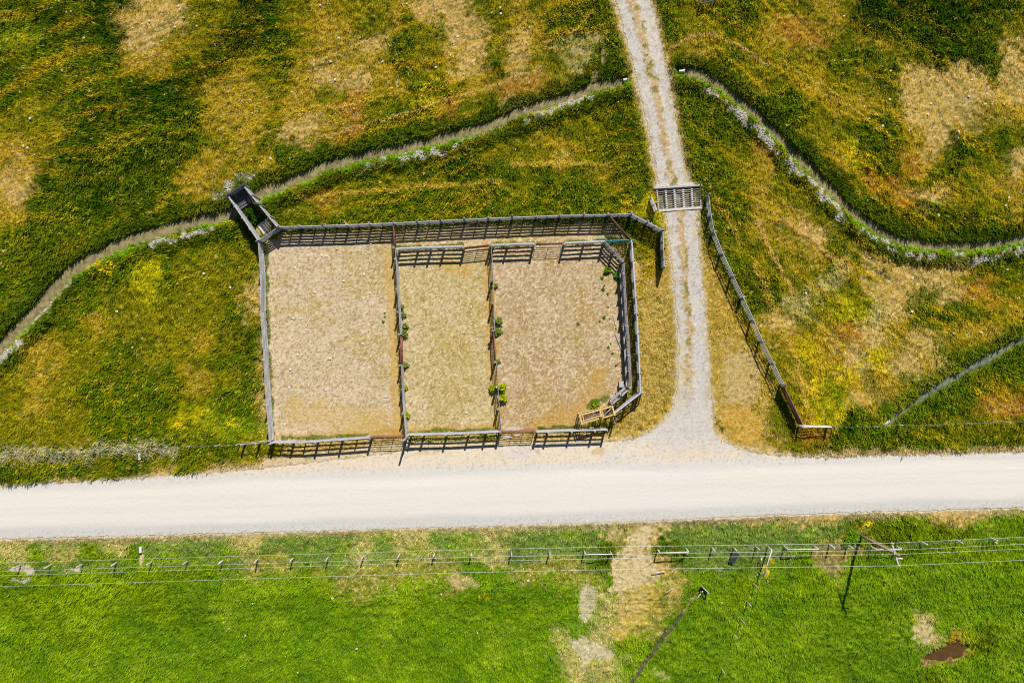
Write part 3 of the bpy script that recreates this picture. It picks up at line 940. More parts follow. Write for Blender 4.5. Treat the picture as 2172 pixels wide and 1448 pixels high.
# ------------------------------------------------------------------ road and drive sheets
def road_sheet(name, mask, X0, X1, Y0, Y1, colf, zf, m):
    i0, i1 = int((X0 + HX) / STEP), int((X1 + HX) / STEP)
    j0, j1 = int((Y0 + HY) / STEP), int((Y1 + HY) / STEP)
    sl = (slice(j0, j1), slice(i0, i1))
    mk = mask[sl]
    fm = mk[:-1, :-1] & mk[1:, 1:] & mk[1:, :-1] & mk[:-1, 1:]
    h, w = mk.shape
    me = grid_mesh(name, GX[sl], GY[sl], zf[sl], colf[sl], m, facemask=fm)
    # drop loose vertices
    import bmesh
    bm = bmesh.new(); bm.from_mesh(me)
    bmesh.ops.delete(bm, geom=[v for v in bm.verts if not v.link_faces], context='VERTS')
    bm.to_mesh(me); bm.free()
    return tag(link_mesh(name, me), kind='structure')


def mixa(A, mask, rgb):
    mk = mask[..., None]
    return A * (1 - mk) + np.asarray(rgb, np.float32) * mk


tt = (PY - rt) / np.maximum(rb - rt, 1)
RC = np.ones(COL.shape, np.float32) * srgb(226, 219, 209).astype(np.float32)
# band of loose grey gravel along both shoulders (follows the straight road, not the widened mouth)
top_line = np.interp(PX, [-400, 0, 440, 1000, 1500, 2172, 2600], [1044, 1031, 1010, 990, 978, 960, 948])
ru = (PY - top_line) / (rb - top_line)
wob = (fbm(GX * .12, GY, 1.1, 140, 2) - .5) * .12
lane = vnoise(GX / 26, (GY - GX * .028) / .5, 1.0, 141) * .5 + vnoise(GX / 11, (GY - GX * .028) / .2, 1.0, 142) * .5
RC = mixa(RC, sstep(.55, .8, lane) * .5, srgb(220, 211, 198))
RC = mixa(RC, sstep(.60, .8, 1 - lane) * .5, srgb(232, 226, 218))
RC = mixa(RC, np.clip(sstep(.72, .86, ru + wob), 0, 1) * .75, srgb(200, 198, 192))
RC = mixa(RC, np.clip(sstep(.94, .99, ru + wob), 0, 1) * .6, srgb(206, 196, 178))
RC = mixa(RC, np.clip(sstep(.20, .05, ru + wob), 0, 1) * .7, srgb(205, 201, 194))
pull = sstep(0.02, -.06, ru) * (PY > 930)
RC = mixa(RC, pull * .75 * sstep(.3, .6, fbm(GX, GY, 4, 143) + .1), srgb(232, 212, 180))
RC = mixa(RC, sstep(990, 900, PY) * (PX > 1380) * (PX < 1640), srgb(206, 198, 188))
n6 = fbm(GX, GY, .5, 144, 2)
RC = mixa(RC, sstep(.62, .75, n6) * .25 * (ru < 0), srgb(196, 180, 150))
RC = mixa(RC, (vnoise(GX, GY, .14, 145) > .88) * .3 * (sstep(.2, .0, ru) + sstep(.75, .9, ru)), srgb(160, 154, 148))
# dry clumps creeping into the pull-in
m = sstep(.58, .7, fbm(GX, GY, 1.4, 146)) * (PY < 968) * (PX > 780) * (PX < 1300) * sstep(944, 950, PY) * sstep(968, 958, PY)
RC = mixa(RC, m * .6, srgb(196, 164, 100))
# curving wheel tracks turning out of the drive
for pts, wd in (([(1400, 905), (1380, 930), (1330, 958), (1260, 978), (1150, 992)], 4), ([(1440, 905), (1420, 945), (1370, 978), (1280, 1000), (1150, 1014)], 4), ([(1490, 905), (1500, 950), (1560, 985), (1640, 1002)], 4)):
    d, _ = polydist(PX, PY, pts)
    RC = mixa(RC, sstep(wd + 2, wd - 2, d) * .16, srgb(232, 226, 218))
qg = vnoise(GX, GY, .15, 148)
loose = np.clip(sstep(.12, -.02, ru + wob) + sstep(.80, .95, ru), 0, 1)
RC = mixa(RC, (qg > .78) * .35 * loose, srgb(228, 222, 214))
RC = mixa(RC, (qg < .22) * .38 * loose, srgb(158, 150, 140))
ZR = np.zeros(GX.shape, np.float32) + .01 + .07 * np.clip(1 - (2 * ru - 1) ** 2, 0, 1) + (vnoise(GX, GY, .15, 147) - .5) * .012
road_sheet('road', road_in, -66, 66, -24, -7, RC.astype(np.float32), ZR, M['gravel'])

# drive: two wheel tracks, weedy crown between
dc = (PX - dl) / np.maximum(dr - dl, 1)
DC = np.ones(COL.shape, np.float32) * srgb(198, 191, 184).astype(np.float32)
DC = mixa(DC, sstep(.45, .7, fbm(GX, GY, 1.2, 150)) * .4, srgb(216, 204, 182))
crown_c = np.interp(PY, [0, 200, 443, 600, 800, 905], [.50, .52, .50, .42, .36, .4])
crown = sstep(.20, .06, np.abs(dc - crown_c) + (n2 - .5) * .22 + (vnoise(GX, GY, .2, 155) - .5) * .12) * sstep(900, 760, PY)
DC = mixa(DC, crown * .85, srgb(190, 158, 100))
cg = crown * sstep(.52, .62, fbm(GX, GY, .7, 151))
DC = mixa(DC, cg * .8, srgb(120, 120, 34))
fr = (sstep(.12, 0, dc) + sstep(.88, 1, dc)) * .6
DC = mixa(DC, fr * sstep(.45, .6, n2), srgb(182, 166, 110))
q = vnoise(GX, GY, .17, 152)
DC = mixa(DC, (q > .76) * .45, srgb(226, 220, 212))
DC = mixa(DC, (q < .22) * .5, srgb(146, 136, 124))
q2 = sstep(.5, .62, fbm(GX, GY, .45, 156)) * (sstep(.3, 0, dc) + sstep(.7, 1, dc))
DC = mixa(DC, np.clip(q2, 0, 1) * .6, srgb(170, 160, 92))
m = sstep(700, 760, PY) * sstep(.35, .5, fbm(GX, GY, .9, 153)) * sstep(.55, .1, dc)
DC = mixa(DC, m * .4, srgb(206, 190, 130))
drive_ext = (PX > dl + en * 9) & (PX < dr + en * 9) & (PY < 920)
mouth = sstep(830, 915, PY)[..., None]
DC = DC * (1 - mouth) + RC * mouth
mouth = mouth[..., 0]
drive_only = drive_ext & (pit < .5)
ZD = np.zeros(GX.shape, np.float32) + .012 + crown * .05 + (vnoise(GX, GY, .17, 154) - .5) * .03 * (1 - mouth) + .012 * sstep(840, 870, PY) + .006 * mouth
road_sheet('driveway', drive_only, 10, 24, -10, 45, DC.astype(np.float32), ZD, M['rough_gravel'])
# sprigs of weed on the crown of the drive are blades
AIR2 = (cg * .8 + crown * .15) * (pit < .5)
sv_AIR, sv_COL, sv_T, sv_ZT = AIR, COL, TALL, ZT
AIR, COL, TALL, ZT = AIR2, np.ones(COL.shape, np.float32) * srgb(132, 124, 40).astype(np.float32), np.full(TALL.shape, .05, np.float32), ZD
blades('verge_weeds', 500000, lambda x, y: (x > 10) & (x < 24) & (y > -10), 'sparse weeds on the crown between the wheel tracks of the drive', .28, 205)
AIR, COL, TALL, ZT = sv_AIR, sv_COL, sv_T, sv_ZT

# ------------------------------------------------------------------ water
def water_mat(name, c, rough=.12, c2=None):
    m, nt, p, out = new_mat(name)
    geo = nt.nodes.new('ShaderNodeNewGeometry')
    n = nt.nodes.new('ShaderNodeTexNoise')
    n.inputs['Scale'].default_value = 2.4
    n.inputs['Detail'].default_value = 5
    nt.links.new(geo.outputs['Position'], n.inputs['Vector'])
    r = nt.nodes.new('ShaderNodeValToRGB')
    r.color_ramp.elements[0].color = (*(np.array(c) * .85), 1)
    r.color_ramp.elements[1].color = (*(np.array(c2 if c2 is not None else c) * 1.15), 1)
    r.color_ramp.elements[0].position = .35
    r.color_ramp.elements[1].position = .65
    nt.links.new(n.outputs['Fac'], r.inputs[0])
    nt.links.new(r.outputs[0], p.inputs['Base Color'])
    p.inputs['Roughness'].default_value = rough
    b = nt.nodes.new('ShaderNodeBump')
    b.inputs['Strength'].default_value = .08
    n2_ = nt.nodes.new('ShaderNodeTexNoise')
    n2_.inputs['Scale'].default_value = 9
    nt.links.new(geo.outputs['Position'], n2_.inputs['Vector'])
    nt.links.new(n2_.outputs['Fac'], b.inputs['Height'])
    nt.links.new(b.outputs[0], p.inputs['Normal'])
    return m


M['muddy'] = water_mat('muddy_ditch_water', srgb(134, 122, 82), c2=srgb(154, 142, 98))
M['clear'] = water_mat('clear_rill_water', srgb(100, 112, 92), .08, srgb(124, 132, 112))
M['brown'] = water_mat('brown_pool_water', srgb(92, 68, 34), .15)


def ribbon(name, pts, half, zz, m):
    P = [Vector((*W(*p), zz)) for p in pts]
    vs, fs = [], []
    for i, p in enumerate(P):
        d = (P[min(i + 1, len(P) - 1)] - P[max(i - 1, 0)]).normalized()
        s = Vector((-d.y, d.x, 0))
        vs += [p + s * half, p - s * half]
    for i in range(len(P) - 1):
        fs.append((2 * i, 2 * i + 1, 2 * i + 3, 2 * i + 2))
    me = bpy.data.meshes.new(name)
    me.from_pydata([tuple(v) for v in vs], [], fs)
    me.materials.append(m)
    return tag(link_mesh(name, me), kind='structure')


ribbon('water', ditch_w, .95, -.24, M['muddy'])
ribbon('water', ditch_e, .65, -.24, M['muddy'])
ribbon('water', rill_e, .45, -.15, M['clear'])
ribbon('water', rill_s[2:], .3, -.13, water_mat('dark_rill_water', srgb(74, 82, 46), .1, srgb(104, 104, 66)))
ribbon('water', [(1950, 1402), (1985, 1393), (2015, 1384), (2052, 1372)], .9, -.19, M['brown'])

# ------------------------------------------------------------------ fences
def seg_len(a, b): return math.hypot(b[0] - a[0], b[1] - a[1])


def along(pts, s):
    for a, b in zip(pts[:-1], pts[1:]):
        L = seg_len(a, b)
        if s <= L or (a, b) == (pts[-2], pts[-1]):
            t = min(max(s / L, 0), 1)
            d = ((b[0] - a[0]) / L, (b[1] - a[1]) / L)
            return (a[0] + (b[0] - a[0]) * t, a[1] + (b[1] - a[1]) * t), d
        s -= L


POST_MESH = {}


def post_mesh(h, r, m, key):
    k = (round(h, 2), round(r, 3), key, random.randrange(3))
    if k not in POST_MESH:
        b = MB()
        j = lambda: random.uniform(-.012, .012)
        b.tube([(0, 0, -.35), (j(), j(), h * .5), (j(), j(), h - .02), (0, 0, h)], r * 1.08, 10, random.uniform(.8, 1.15), r * .9)
        POST_MESH[k] = b.mesh('post', m)
    return POST_MESH[k]


def fence(label, top_px, h=1.7, rails=6, post_at=None, spacing=2.6, side=1, battens=True, board=.185, thick=.045, low=.22,
          mat='wood', post_r=.125, post_extra=.06, name='wood_fence', cat='fence', group=None, gap_first=False, cap=False, both=False, pmat='post'):
    """board fence whose TOP edge is seen at top_px; posts stand on side `side` (+1 = left of travel)"""
    P = [W(x, y, h) for x, y in top_px]
    cxm = sum(p[0] for p in P) / len(P)
    cym = sum(p[1] for p in P) / len(P)
    t = thing(name, label, cat, (cxm, cym, 0), 0, group)
    P = [(p[0] - cxm, p[1] - cym) for p in P]
    total = sum(seg_len(a, b) for a, b in zip(P[:-1], P[1:]))
    if post_at is None:
        stations = []
        s0 = 0
        for a, b in zip(P[:-1], P[1:]):
            L = seg_len(a, b)
            n = max(1, round(L / spacing))
            stations += [s0 + L * i / n for i in range(n)]
            s0 += L
        stations.append(total)
    else:
        stations = [total * v for v in post_at]
    off = thick / 2 + post_r + .004
    for s in stations:
        p, d = along(P, s)
        nx, ny = -d[1] * side, d[0] * side
        hp = h + post_extra + random.uniform(-.03, .12)
        o = link_mesh('post', post_mesh(round(hp * 20) / 20, post_r, M[pmat], pmat), t, (p[0] + nx * off, p[1] + ny * off, 0))
        o.rotation_euler = (random.uniform(-.02, .02), random.uniform(-.02, .02), random.uniform(0, 6.2))
    zs = [low + (h - board / 2 - low) * i / (rails - 1) for i in range(rails)] if rails > 1 else [h - board / 2]
    # board ends meet at posts; breakpoints include corners
    corners = [0]
    for a, b in zip(P[:-1], P[1:]): corners.append(corners[-1] + seg_len(a, b))
    for zi, z in enumerate(zs):
        mb = MB()
        cuts = sorted(set([round(s, 3) for s in stations] + [round(c, 3) for c in corners]))
        i = 0
        while i < len(cuts) - 1:
            span = 2 if (i + 2 < len(cuts) and not any(abs(cuts[i + 1] - c) < .3 for c in corners[1:-1]) and random.random() < .75) else 1
            a, d = along(P, cuts[i] + .004)
            b, _ = along(P, cuts[i + span] - .004)
            j1, j2 = random.uniform(-.02, .02), random.uniform(-.02, .02)
            mb.bar((a[0], a[1], z + j1), (b[0], b[1], z + j2), thick, board * random.uniform(.88, 1.08), random.uniform(.7, 1.2))
            i += span
        mb.build('rail', M[mat], t)
    if battens:
        for s0, s1 in zip(stations[:-1], stations[1:]):
            if s1 - s0 < 1.4: continue
            p, d = along(P, (s0 + s1) / 2 + random.uniform(-.15, .15))
            mb = MB()
            nx, ny = -d[1] * side, d[0] * side
            o2 = thick / 2 + .025
            mb.bar((p[0] + nx * o2, p[1] + ny * o2, .1), (p[0] + nx * o2, p[1] + ny * o2, h + .03), .15, .04, up=(nx, ny, 0))
            mb.build('batten', M['wood'], t)
    if cap:
        mb = MB()
        for a, b in zip(P[:-1], P[1:]):
            mb.bar((a[0], a[1], h + .025), (b[0], b[1], h + .025), .15 if cap is True else cap, .04, random.uniform(1.2, 1.4))  # bright tint paints the sunlit top edge; narrow caps are added for it
        mb.build('cap_board', M[mat], t)
    return t


def pipe_gate(label, top_px, h=1.5, bars=6, uprights=2, mat='rust', r=.028, low=.25, name='metal_gate', group=None, topr=None):
    a, b = W(*top_px[0], h), W(*top_px[1], h)
    cxm, cym = (a[0] + b[0]) / 2, (a[1] + b[1]) / 2
    L = seg_len(a, b)
    ang = math.atan2(b[1] - a[1], b[0] - a[0])
    t = thing(name, label, 'gate', (cxm, cym, 0), ang, group)
    x0, x1 = -L / 2 + .05, L / 2 - .05
    mb = MB()
    tr = topr or r * 1.5
    c = .12
    mb.tube([(x0, 0, low + c), (x0, 0, h - c), (x0 + c * .35, 0, h - c * .35), (x0 + c, 0, h), (x1 - c, 0, h), (x1 - c * .35, 0, h - c * .35), (x1, 0, h - c), (x1, 0, low + c),
             (x1 - c * .35, 0, low + c * .35), (x1 - c, 0, low), (x0 + c, 0, low), (x0 + c * .35, 0, low + c * .35), (x0, 0, low + c)], tr, 8)
    mb.build('frame', M[mat], t)
    mb = MB()
    for i in range(1, bars):
        z = low + (h - low) * i / bars
        mb.tube([(x0 + tr, 0, z), (x1 - tr, 0, z)], r, 6)
    mb.build('bars', M[mat], t)
    for i in range(1, uprights + 1):
        x = x0 + (x1 - x0) * i / (uprights + 1)
        mb = MB()
        mb.bar((x, r + .012, low), (x, r + .012, h), .06, .012, up=(0, 1, 0))
        mb.build('upright', M[mat], t)
    for z in (low + .2, h - .2):
        mb = MB(); mb.tube([(x0 - .07, 0, z - .05), (x0 - .07, 0, z + .05)], .03, 6)
        mb.build('hinge', M['dark_rust'], t)
    return t


# -- outer north run
fence('long grey board fence closing the corral on the north, against the meadow', [(588, 481), (634, 480), (734, 477), (834, 473), (935, 468), (1036, 463), (1137, 459), (1188, 457), (1240, 456), (1290, 455), (1340, 454)],
      h=1.7, rails=6, cap=.07, post_at=[(x - 588) / 752 for x in (588, 633, 685, 734, 783, 834, 885, 934, 985, 1036, 1087, 1137, 1188, 1240, 1290, 1340)], side=1)
fence('grey board wing fence slanting from the corral corner and turning down beside the drive', [(1340, 454), (1406, 488), (1409, 565)], h=1.7, rails=6, cap=.08, side=1, spacing=1.9)
# -- outer west run
fence('long pale grey fence on the west side of the left pen, beside olive grass', [(547, 512), (552, 580), (553, 660), (558, 740), (563, 830), (571, 936)], h=1.7, rails=5, side=-1, board=.19, mat='pale_grey',
      post_at=[0, .12, .24, .35, .47, .59, .70, .82, .91, 1.0], battens=False, both=True)
# -- south runs
fence('grey roadside fence of the left pen, west of the first roadside gate', [(573, 938), (640, 938), (700, 934), (783, 928)], h=1.6, rails=4, side=1 * -1, post_at=[0, .20, .45, .70, 1.0], board=.175, cap=True)
fence('grey roadside fence in front of the middle pen with long post shadows', [(863, 922), (960, 920), (1060, 915)], h=1.65, rails=4, side=-1, post_at=[.03, .17, .42, .66, .85, 1.0], battens=False, board=.175, cap=True, post_r=.12)
fence('grey roadside fence of the right pen beside the yellow squeeze chute', [(1138, 916), (1215, 913), (1289, 911)], h=1.65, rails=4, side=-1, post_at=[.02, .17, .5, .82, .99], battens=False, board=.175, cap=True)
pipe_gate('rusty pipe gate of the left pen, open mesh shadow on the roadside gravel', [(785, 928), (856, 926)], h=1.55, bars=6, uprights=2, mat='rust')
pipe_gate('rusty pipe gate between the middle and right roadside fences', [(1063, 917), (1136, 914)], h=1.5, bars=6, uprights=2, mat='rust')
# single tall gate post and a leaning plank near gate
t = thing('gate_post', 'tall round gate post between the left roadside gate and middle pen fence', 'post', (*W(862, 928), 0))
mb = MB(); mb.tube([(0, 0, -.3), (.01, 0, 1.2), (0, .01, 2.7)], .13, 12, r2=.11); mb.build('shaft', M['post'], t)
mb = MB(); mb.bar((.05, -.16, .05), (.12, -.9, .12), .30, .05); mb.build('foot_board', M['pale_wood'], t)

# -- first divider (left / middle pens)
pipe_gate('narrow rusty gate across the north alley above the first divider fence', [(834, 476), (836, 521)], h=1.55, bars=6, uprights=1)
fence('upper part of the first divider fence, between left and middle pens', [(838, 525), (842, 600), (846, 660), (849, 709)], h=1.65, rails=5, side=-1, battens=False, board=.175, post_at=[0, .13, .48, .74, 1.0], post_r=.11)
pipe_gate('rusty gate in the middle of the first divider fence', [(850, 713), (850, 771)], h=1.55, bars=6, uprights=1, topr=.05)
fence('lower part of the first divider fence, between left and middle pens', [(851, 775), (854, 850), (861, 932)], h=1.65, rails=5, side=-1, battens=False, board=.175, post_at=[0, .33, .65, 1.0], post_r=.11)
# -- second divider
fence('upper part of the second divider fence, between middle and right pens', [(1042, 520), (1046, 600), (1049, 702)], h=1.65, rails=4, side=-1, battens=False, board=.17, post_at=[0, .41, .68, 1.0])
pipe_gate('rusty gate in the middle of the second divider fence', [(1047, 705), (1051, 764)], h=1.55, bars=6, uprights=1, topr=.05)
fence('lower part of the second divider fence by the leafy dock plants', [(1053, 768), (1057, 840), (1063, 915)], h=1.65, rails=4, side=-1, battens=False, board=.17, post_at=[0, .36, .68, 1.0])
# -- inner north run with gates
fence('grey board fence on the north side of the middle pen', [(841, 527), (900, 524), (982, 522)], h=1.5, rails=4, side=-1, post_at=[.02, .30, .50, .70, 1.0], battens=False, board=.18, cap=True)
pipe_gate('slanting rusty gate at the top right corner of the middle pen', [(984, 525), (1041, 519)], h=1.4, bars=6, uprights=1, topr=.055)
fence('short grey fence on the north side of the right pen, left of the thin gate', [(1044, 519), (1132, 516)], h=1.5, rails=4, side=-1, post_at=[0, .36, 1.0], battens=False, board=.175, cap=True)
pipe_gate('thin brown pipe gate on the north side of the right pen', [(1136, 517), (1195, 515)], h=1.4, bars=6, uprights=1, mat='dark_rust', r=.02)
fence('short grey fence on the north side of the right pen, right of the thin gate', [(1197, 515), (1283, 511)], h=1.5, rails=4, side=-1, post_at=[0, .5, 1.0], battens=False, board=.175, cap=True)
pipe_gate('brown gate slanting across the north-east end of the alley', [(1292, 456), (1338, 508)], h=1.55, bars=8, uprights=2, mat='dark_rust', r=.036, topr=.05)
t = pipe_gate('faded teal pipe gate across the mouth of the narrow alley', [(1284, 511), (1337, 509)], h=1.45, bars=5, uprights=2, mat='teal', topr=.07)
t = thing('spare_pipe', 'teal pipe lying in the grass west of the teal gate', 'pipe', (*W(1276, 508), .05))
mb = MB(); mb.tube([(-.45, .05, .05), (.42, 0, .05)], .05); mb.build('shaft', M['teal'], t)
mb = MB(); mb.tube([(-.47, .05, .05), (-.40, .045, .05)], .07); mb.build('collar', M['teal'], t)
# -- right-hand working alley
fence('inner curved board fence of the narrow alley at the right pen', [(1284, 512), (1324, 553), (1330, 665), (1335, 720), (1340, 822), (1299, 858)], h=1.65, rails=5, side=1 * -1, battens=False, spacing=1.6, board=.18)
fence('outer board fence of the narrow alley, nearest the drive', [(1340, 509), (1346, 595), (1351, 665), (1357, 791), (1359, 833), (1303, 877)], h=1.7, rails=5, side=1, battens=False, spacing=1.9, board=.18, cap=True)


def catwalk(label, pts, h, wd):
    P = [W(x, y, h) for x, y in pts]
    c0 = P[len(P) // 2]
    t = thing('catwalk', label, 'walkway', (c0[0], c0[1], 0))
    P = [(p[0] - c0[0], p[1] - c0[1]) for p in P]
    for k, (a, b) in enumerate(zip(P[:-1], P[1:])):
        mb = MB()
        mb.bar((a[0], a[1], h), (b[0], b[1], h + .01), wd, .05)
        mb.build('plank', M['wood'], t)
        mb = MB()
        L = seg_len(a, b)
        d = ((b[0] - a[0]) / L, (b[1] - a[1]) / L)
        for s in (.1, .5, .9):
            x, y = a[0] + (b[0] - a[0]) * s, a[1] + (b[1] - a[1]) * s
            mb.bar((x + d[1] * wd * .4, y - d[0] * wd * .4, -.1), (x + d[1] * wd * .4, y - d[0] * wd * .4, h - .03), .09, .09)
            mb.bar((x - d[1] * wd * .45, y + d[0] * wd * .45, h - .06), (x + d[1] * wd * .45, y - d[0] * wd * .45, h - .06), .08, .05)
        mb.build('support', M['post'], t)
    return t


catwalk('long grey plank catwalk along the inside of the curved alley fence', [(1316, 568), (1321, 650), (1326, 735), (1330, 820)], .75, .26)
catwalk('short grey plank catwalk leading to the yellow squeeze chute', [(1326, 822), (1295, 850)], .8, .28)
t = thing('wooden_box', 'small square grey box by the lower end of the long catwalk', 'box', (*W(1317, 814), 0), .03)
mb = MB(); mb.box((0, 0, .25), .5, .6, .5, tint=.9); mb.build('body', M['dark_board'], t)
mb = MB(); mb.box((0, 0, .52), .55, .66, .035, tint=1.15); mb.build('lid', M['wood'], t)
t = thing('corner_brace', 'pale brace frame outside the bottom corner of the alley', 'brace', (*W(1362, 838, 1.3), 0))
mb = MB(); mb.bar((-.75, -.35, 1.3), (.25, .35, 1.3), .1, .1); mb.build('top_rail', M['pale_wood'], t)
for px_, py_ in ((-.62, -.27), (.2, .3)):
    mb = MB(); mb.tube([(px_, py_, -.2), (px_, py_, 1.25)], .08); mb.build('post', M['post'], t)
mb = MB(); mb.bar((-.62, -.27, 1.1), (-.9, .1, 1.1), .1, .06); mb.build('cleat', M['wood'], t)
t = thing('head_gate', 'dark brown post frame at the end of the alley behind the squeeze chute', 'gate', (*W(1302, 890), 0), 1.2)
for x in (-.25, .3):
    mb = MB(); mb.tube([(x, 0, -.2), (x, 0, 1.6)], .07); mb.build('post', M['post'], t)
mb = MB(); mb.bar((-.35, 0, 1.55), (.4, 0, 1.55), .12, .1); mb.build('lintel', M['dark_rust'], t)
mb = MB(); mb.bar((-.25, .05, .2), (.3, .05, 1.4), .10, .05); mb.build('brace', M['steel'], t)

# -- yellow squeeze chute
a, b = W(1232, 889, 1.8), W(1301, 870, 1.8)
cxm, cym = (a[0] + b[0]) / 2, (a[1] + b[1]) / 2
L = seg_len(a, b); ang = math.atan2(b[1] - a[1], b[0] - a[0])
t = thing('squeeze_chute', 'yellow metal cattle squeeze chute standing behind the roadside fence', 'cattle chute', (cxm, cym, 0), ang)
hx, hw = L / 2, .52
for s in (-1, 1):
    mb = MB(); wy_ = .46
    mb.bar((-hx, s * wy_, 1.8), (hx, s * wy_, 1.8), .14, .10)
    mb.bar((-hx, s * wy_, .15), (hx, s * wy_, .15), .08, .08)
    mb.build('side_rail', M['yellow'], t)
    mb = MB()
    for i in range(8):
        x = -hx + L * (i + .5) / 8
        mb.bar((x, s * (wy_ + .05), .2), (x, s * (wy_ + .05), 1.76), .05, .03, up=(0, 1, 0))
    mb.build('side_bars', M['yellow'], t)
for x in (-hx, -hx + .28, .42, .62, hx):
    mb = MB()
    for s in (-1, 1): mb.bar((x, s * .5, 0), (x, s * .5, 1.86), .08, .08, up=(1, 0, 0))
    mb.bar((x, -.56, 1.87), (x, .56, 1.87), .13, .07)
    mb.build('cross_frame', M['yellow'], t)
mb = MB(); mb.bar((-hx + .45, -.16, 1.9), (.42, -.16, 1.9), .10, .06); mb.bar((-hx + .45, -.30, 1.82), (.62, -.30, 1.82), .12, .05); mb.build('squeeze_bar', M['yellow'], t)
mb = MB(); mb.tube([(-hx + .5, .06, 1.78), (.3, .02, 1.78)], .03); mb.tube([(-.5, .4, 1.82), (-.1, .05, 1.9)], .022); mb.build('pull_rod', M['steel'], t)
mb = MB(); mb.tube([(.7, -.25, 1.85), (hx - .1, .3, 1.7)], .025); mb.build('control_lever', M['white'], t)
mb = MB(); mb.box((.3, -.22, 1.98), .22, .18, .14); mb.box((.45, -.3, 1.95), .16, .22, .1); mb.build('latch', M['yellow'], t)
mb = MB()
for s in (-.32, -.16, .16, .32): mb.tube([(-hx - .06, s, .1), (-hx - .06, s, 1.8)], .03)
mb.build('head_bars', M['yellow'], t)
mb = MB(); mb.bar((-hx + .1, 0, .12), (hx - .1, 0, .12), .8, .04); mb.build('floor_plate', M['dark_rust'], t)
t = thing('loose_step', 'small yellow step lying between the squeeze chute and the roadside fence', 'step', (*W(1256, 907), 0), .1)
mb = MB(); mb.bar((-.28, .06, .25), (.28, .06, .25), .10, .03); mb.bar((-.28, -.08, .25), (.28, -.08, .25), .10, .03); mb.build('tread', M['yellow'], t)
mb = MB()
for x in (-.22, .22): mb.bar((x, 0, 0), (x, 0, .22), .05, .05)
mb.build('leg', M['yellow'], t)

# ------------------------------------------------------------------ loading chute at the north-west corner
H = 1.85
cA, cB = W(483, 414, H), W(516, 393, H)      # upper end
cD, cE = W(547, 509, H), W(588, 481, H)      # pen end
t = thing('loading_chute', 'dark grey timber loading chute at the north-west corner of the corral', 'loading chute', (*W(535, 450, 1), 0))
ox, oy = t.location.x, t.location.y
loc = lambda p: (p[0] - ox, p[1] - oy)
A_, B_, D_, E_ = loc(cA), loc(cB), loc(cD), loc(cE)


def board_wall(name, p, q, z0, z1, n, parent, gap=.015, thick=.05, mat='wood', posts=0, pside=1):
    mb = MB()
    hh = (z1 - z0) / n
    for i in range(n):
        z = z0 + hh * (i + .5)
        mb.bar((p[0], p[1], z), (q[0], q[1], z), thick, hh - gap, random.uniform(.65, 1.1))
    o = mb.build(name, M[mat], parent)
    L_ = seg_len(p, q)
    nx, ny = -(q[1] - p[1]) / L_ * pside, (q[0] - p[0]) / L_ * pside
    for i in range(posts):
        s = i / (posts - 1)
        mb = MB()
        x, y = p[0] + (q[0] - p[0]) * s + nx * .1, p[1] + (q[1] - p[1]) * s + ny * .1
        mb.bar((x, y, -.4), (x, y, z1 + random.uniform(.02, .15)), .13, .13, up=(nx, ny, 0))
        mb.build('post', M['post'], parent)
    return o


board_wall('side_wall', A_, D_, .1, H, 7, t, posts=5, pside=-1)
board_wall('side_wall', B_, E_, .15, H, 6, t, gap=.07, posts=5, pside=1)
board_wall('end_wall', A_, B_, .3, H, 7, t, posts=2, pside=1)
board_wall('end_gate', D_, E_, .25, H - .15, 5, t, gap=.09, mat='wood')
for p, q in ((A_, D_), (B_, E_)):
    mb = MB(); mb.bar((p[0], p[1], H + .03), (q[0], q[1], H + .03), .16, .05); mb.build('cap_board', M['wood'], t)
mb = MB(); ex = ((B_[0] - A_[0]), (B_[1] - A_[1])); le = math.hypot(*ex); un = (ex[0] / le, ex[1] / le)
mb.bar((A_[0] - un[0] * .35, A_[1] - un[1] * .35, H + .14), (B_[0] + un[0] * .35, B_[1] + un[1] * .35, H + .14), .24, .14, .4); mb.build('header_beam', M['dark_board'], t)  # low tint paints the beam's shaded south face into its colour
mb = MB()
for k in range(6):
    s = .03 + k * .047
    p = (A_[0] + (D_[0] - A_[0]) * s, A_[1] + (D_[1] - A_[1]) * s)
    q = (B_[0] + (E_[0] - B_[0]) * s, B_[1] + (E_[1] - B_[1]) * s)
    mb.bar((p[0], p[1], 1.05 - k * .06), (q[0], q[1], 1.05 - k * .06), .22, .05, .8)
mb.build('platform_boards', M['dark_board'], t)  # dark colour paints in the shade at the chute's upper end
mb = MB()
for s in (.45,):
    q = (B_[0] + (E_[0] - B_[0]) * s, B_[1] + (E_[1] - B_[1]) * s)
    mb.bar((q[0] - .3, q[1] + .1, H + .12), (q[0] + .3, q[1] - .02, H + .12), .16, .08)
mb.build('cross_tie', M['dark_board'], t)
# concrete floor at the pen end
mb = MB()
p0 = ((D_[0] + E_[0]) / 2, (D_[1] + E_[1]) / 2); p1 = ((A_[0] + B_[0]) / 2, (A_[1] + B_[1]) / 2)
q0 = (p0[0] + (p1[0] - p0[0]) * .04, p0[1] + (p1[1] - p0[1]) * .04); q1 = (p0[0] + (p1[0] - p0[0]) * .34, p0[1] + (p1[1] - p0[1]) * .34)
mb.bar((q0[0], q0[1], .09), (q1[0], q1[1], .11), 1.5, .10)
mb.build('floor_slab', M['concrete'], t)

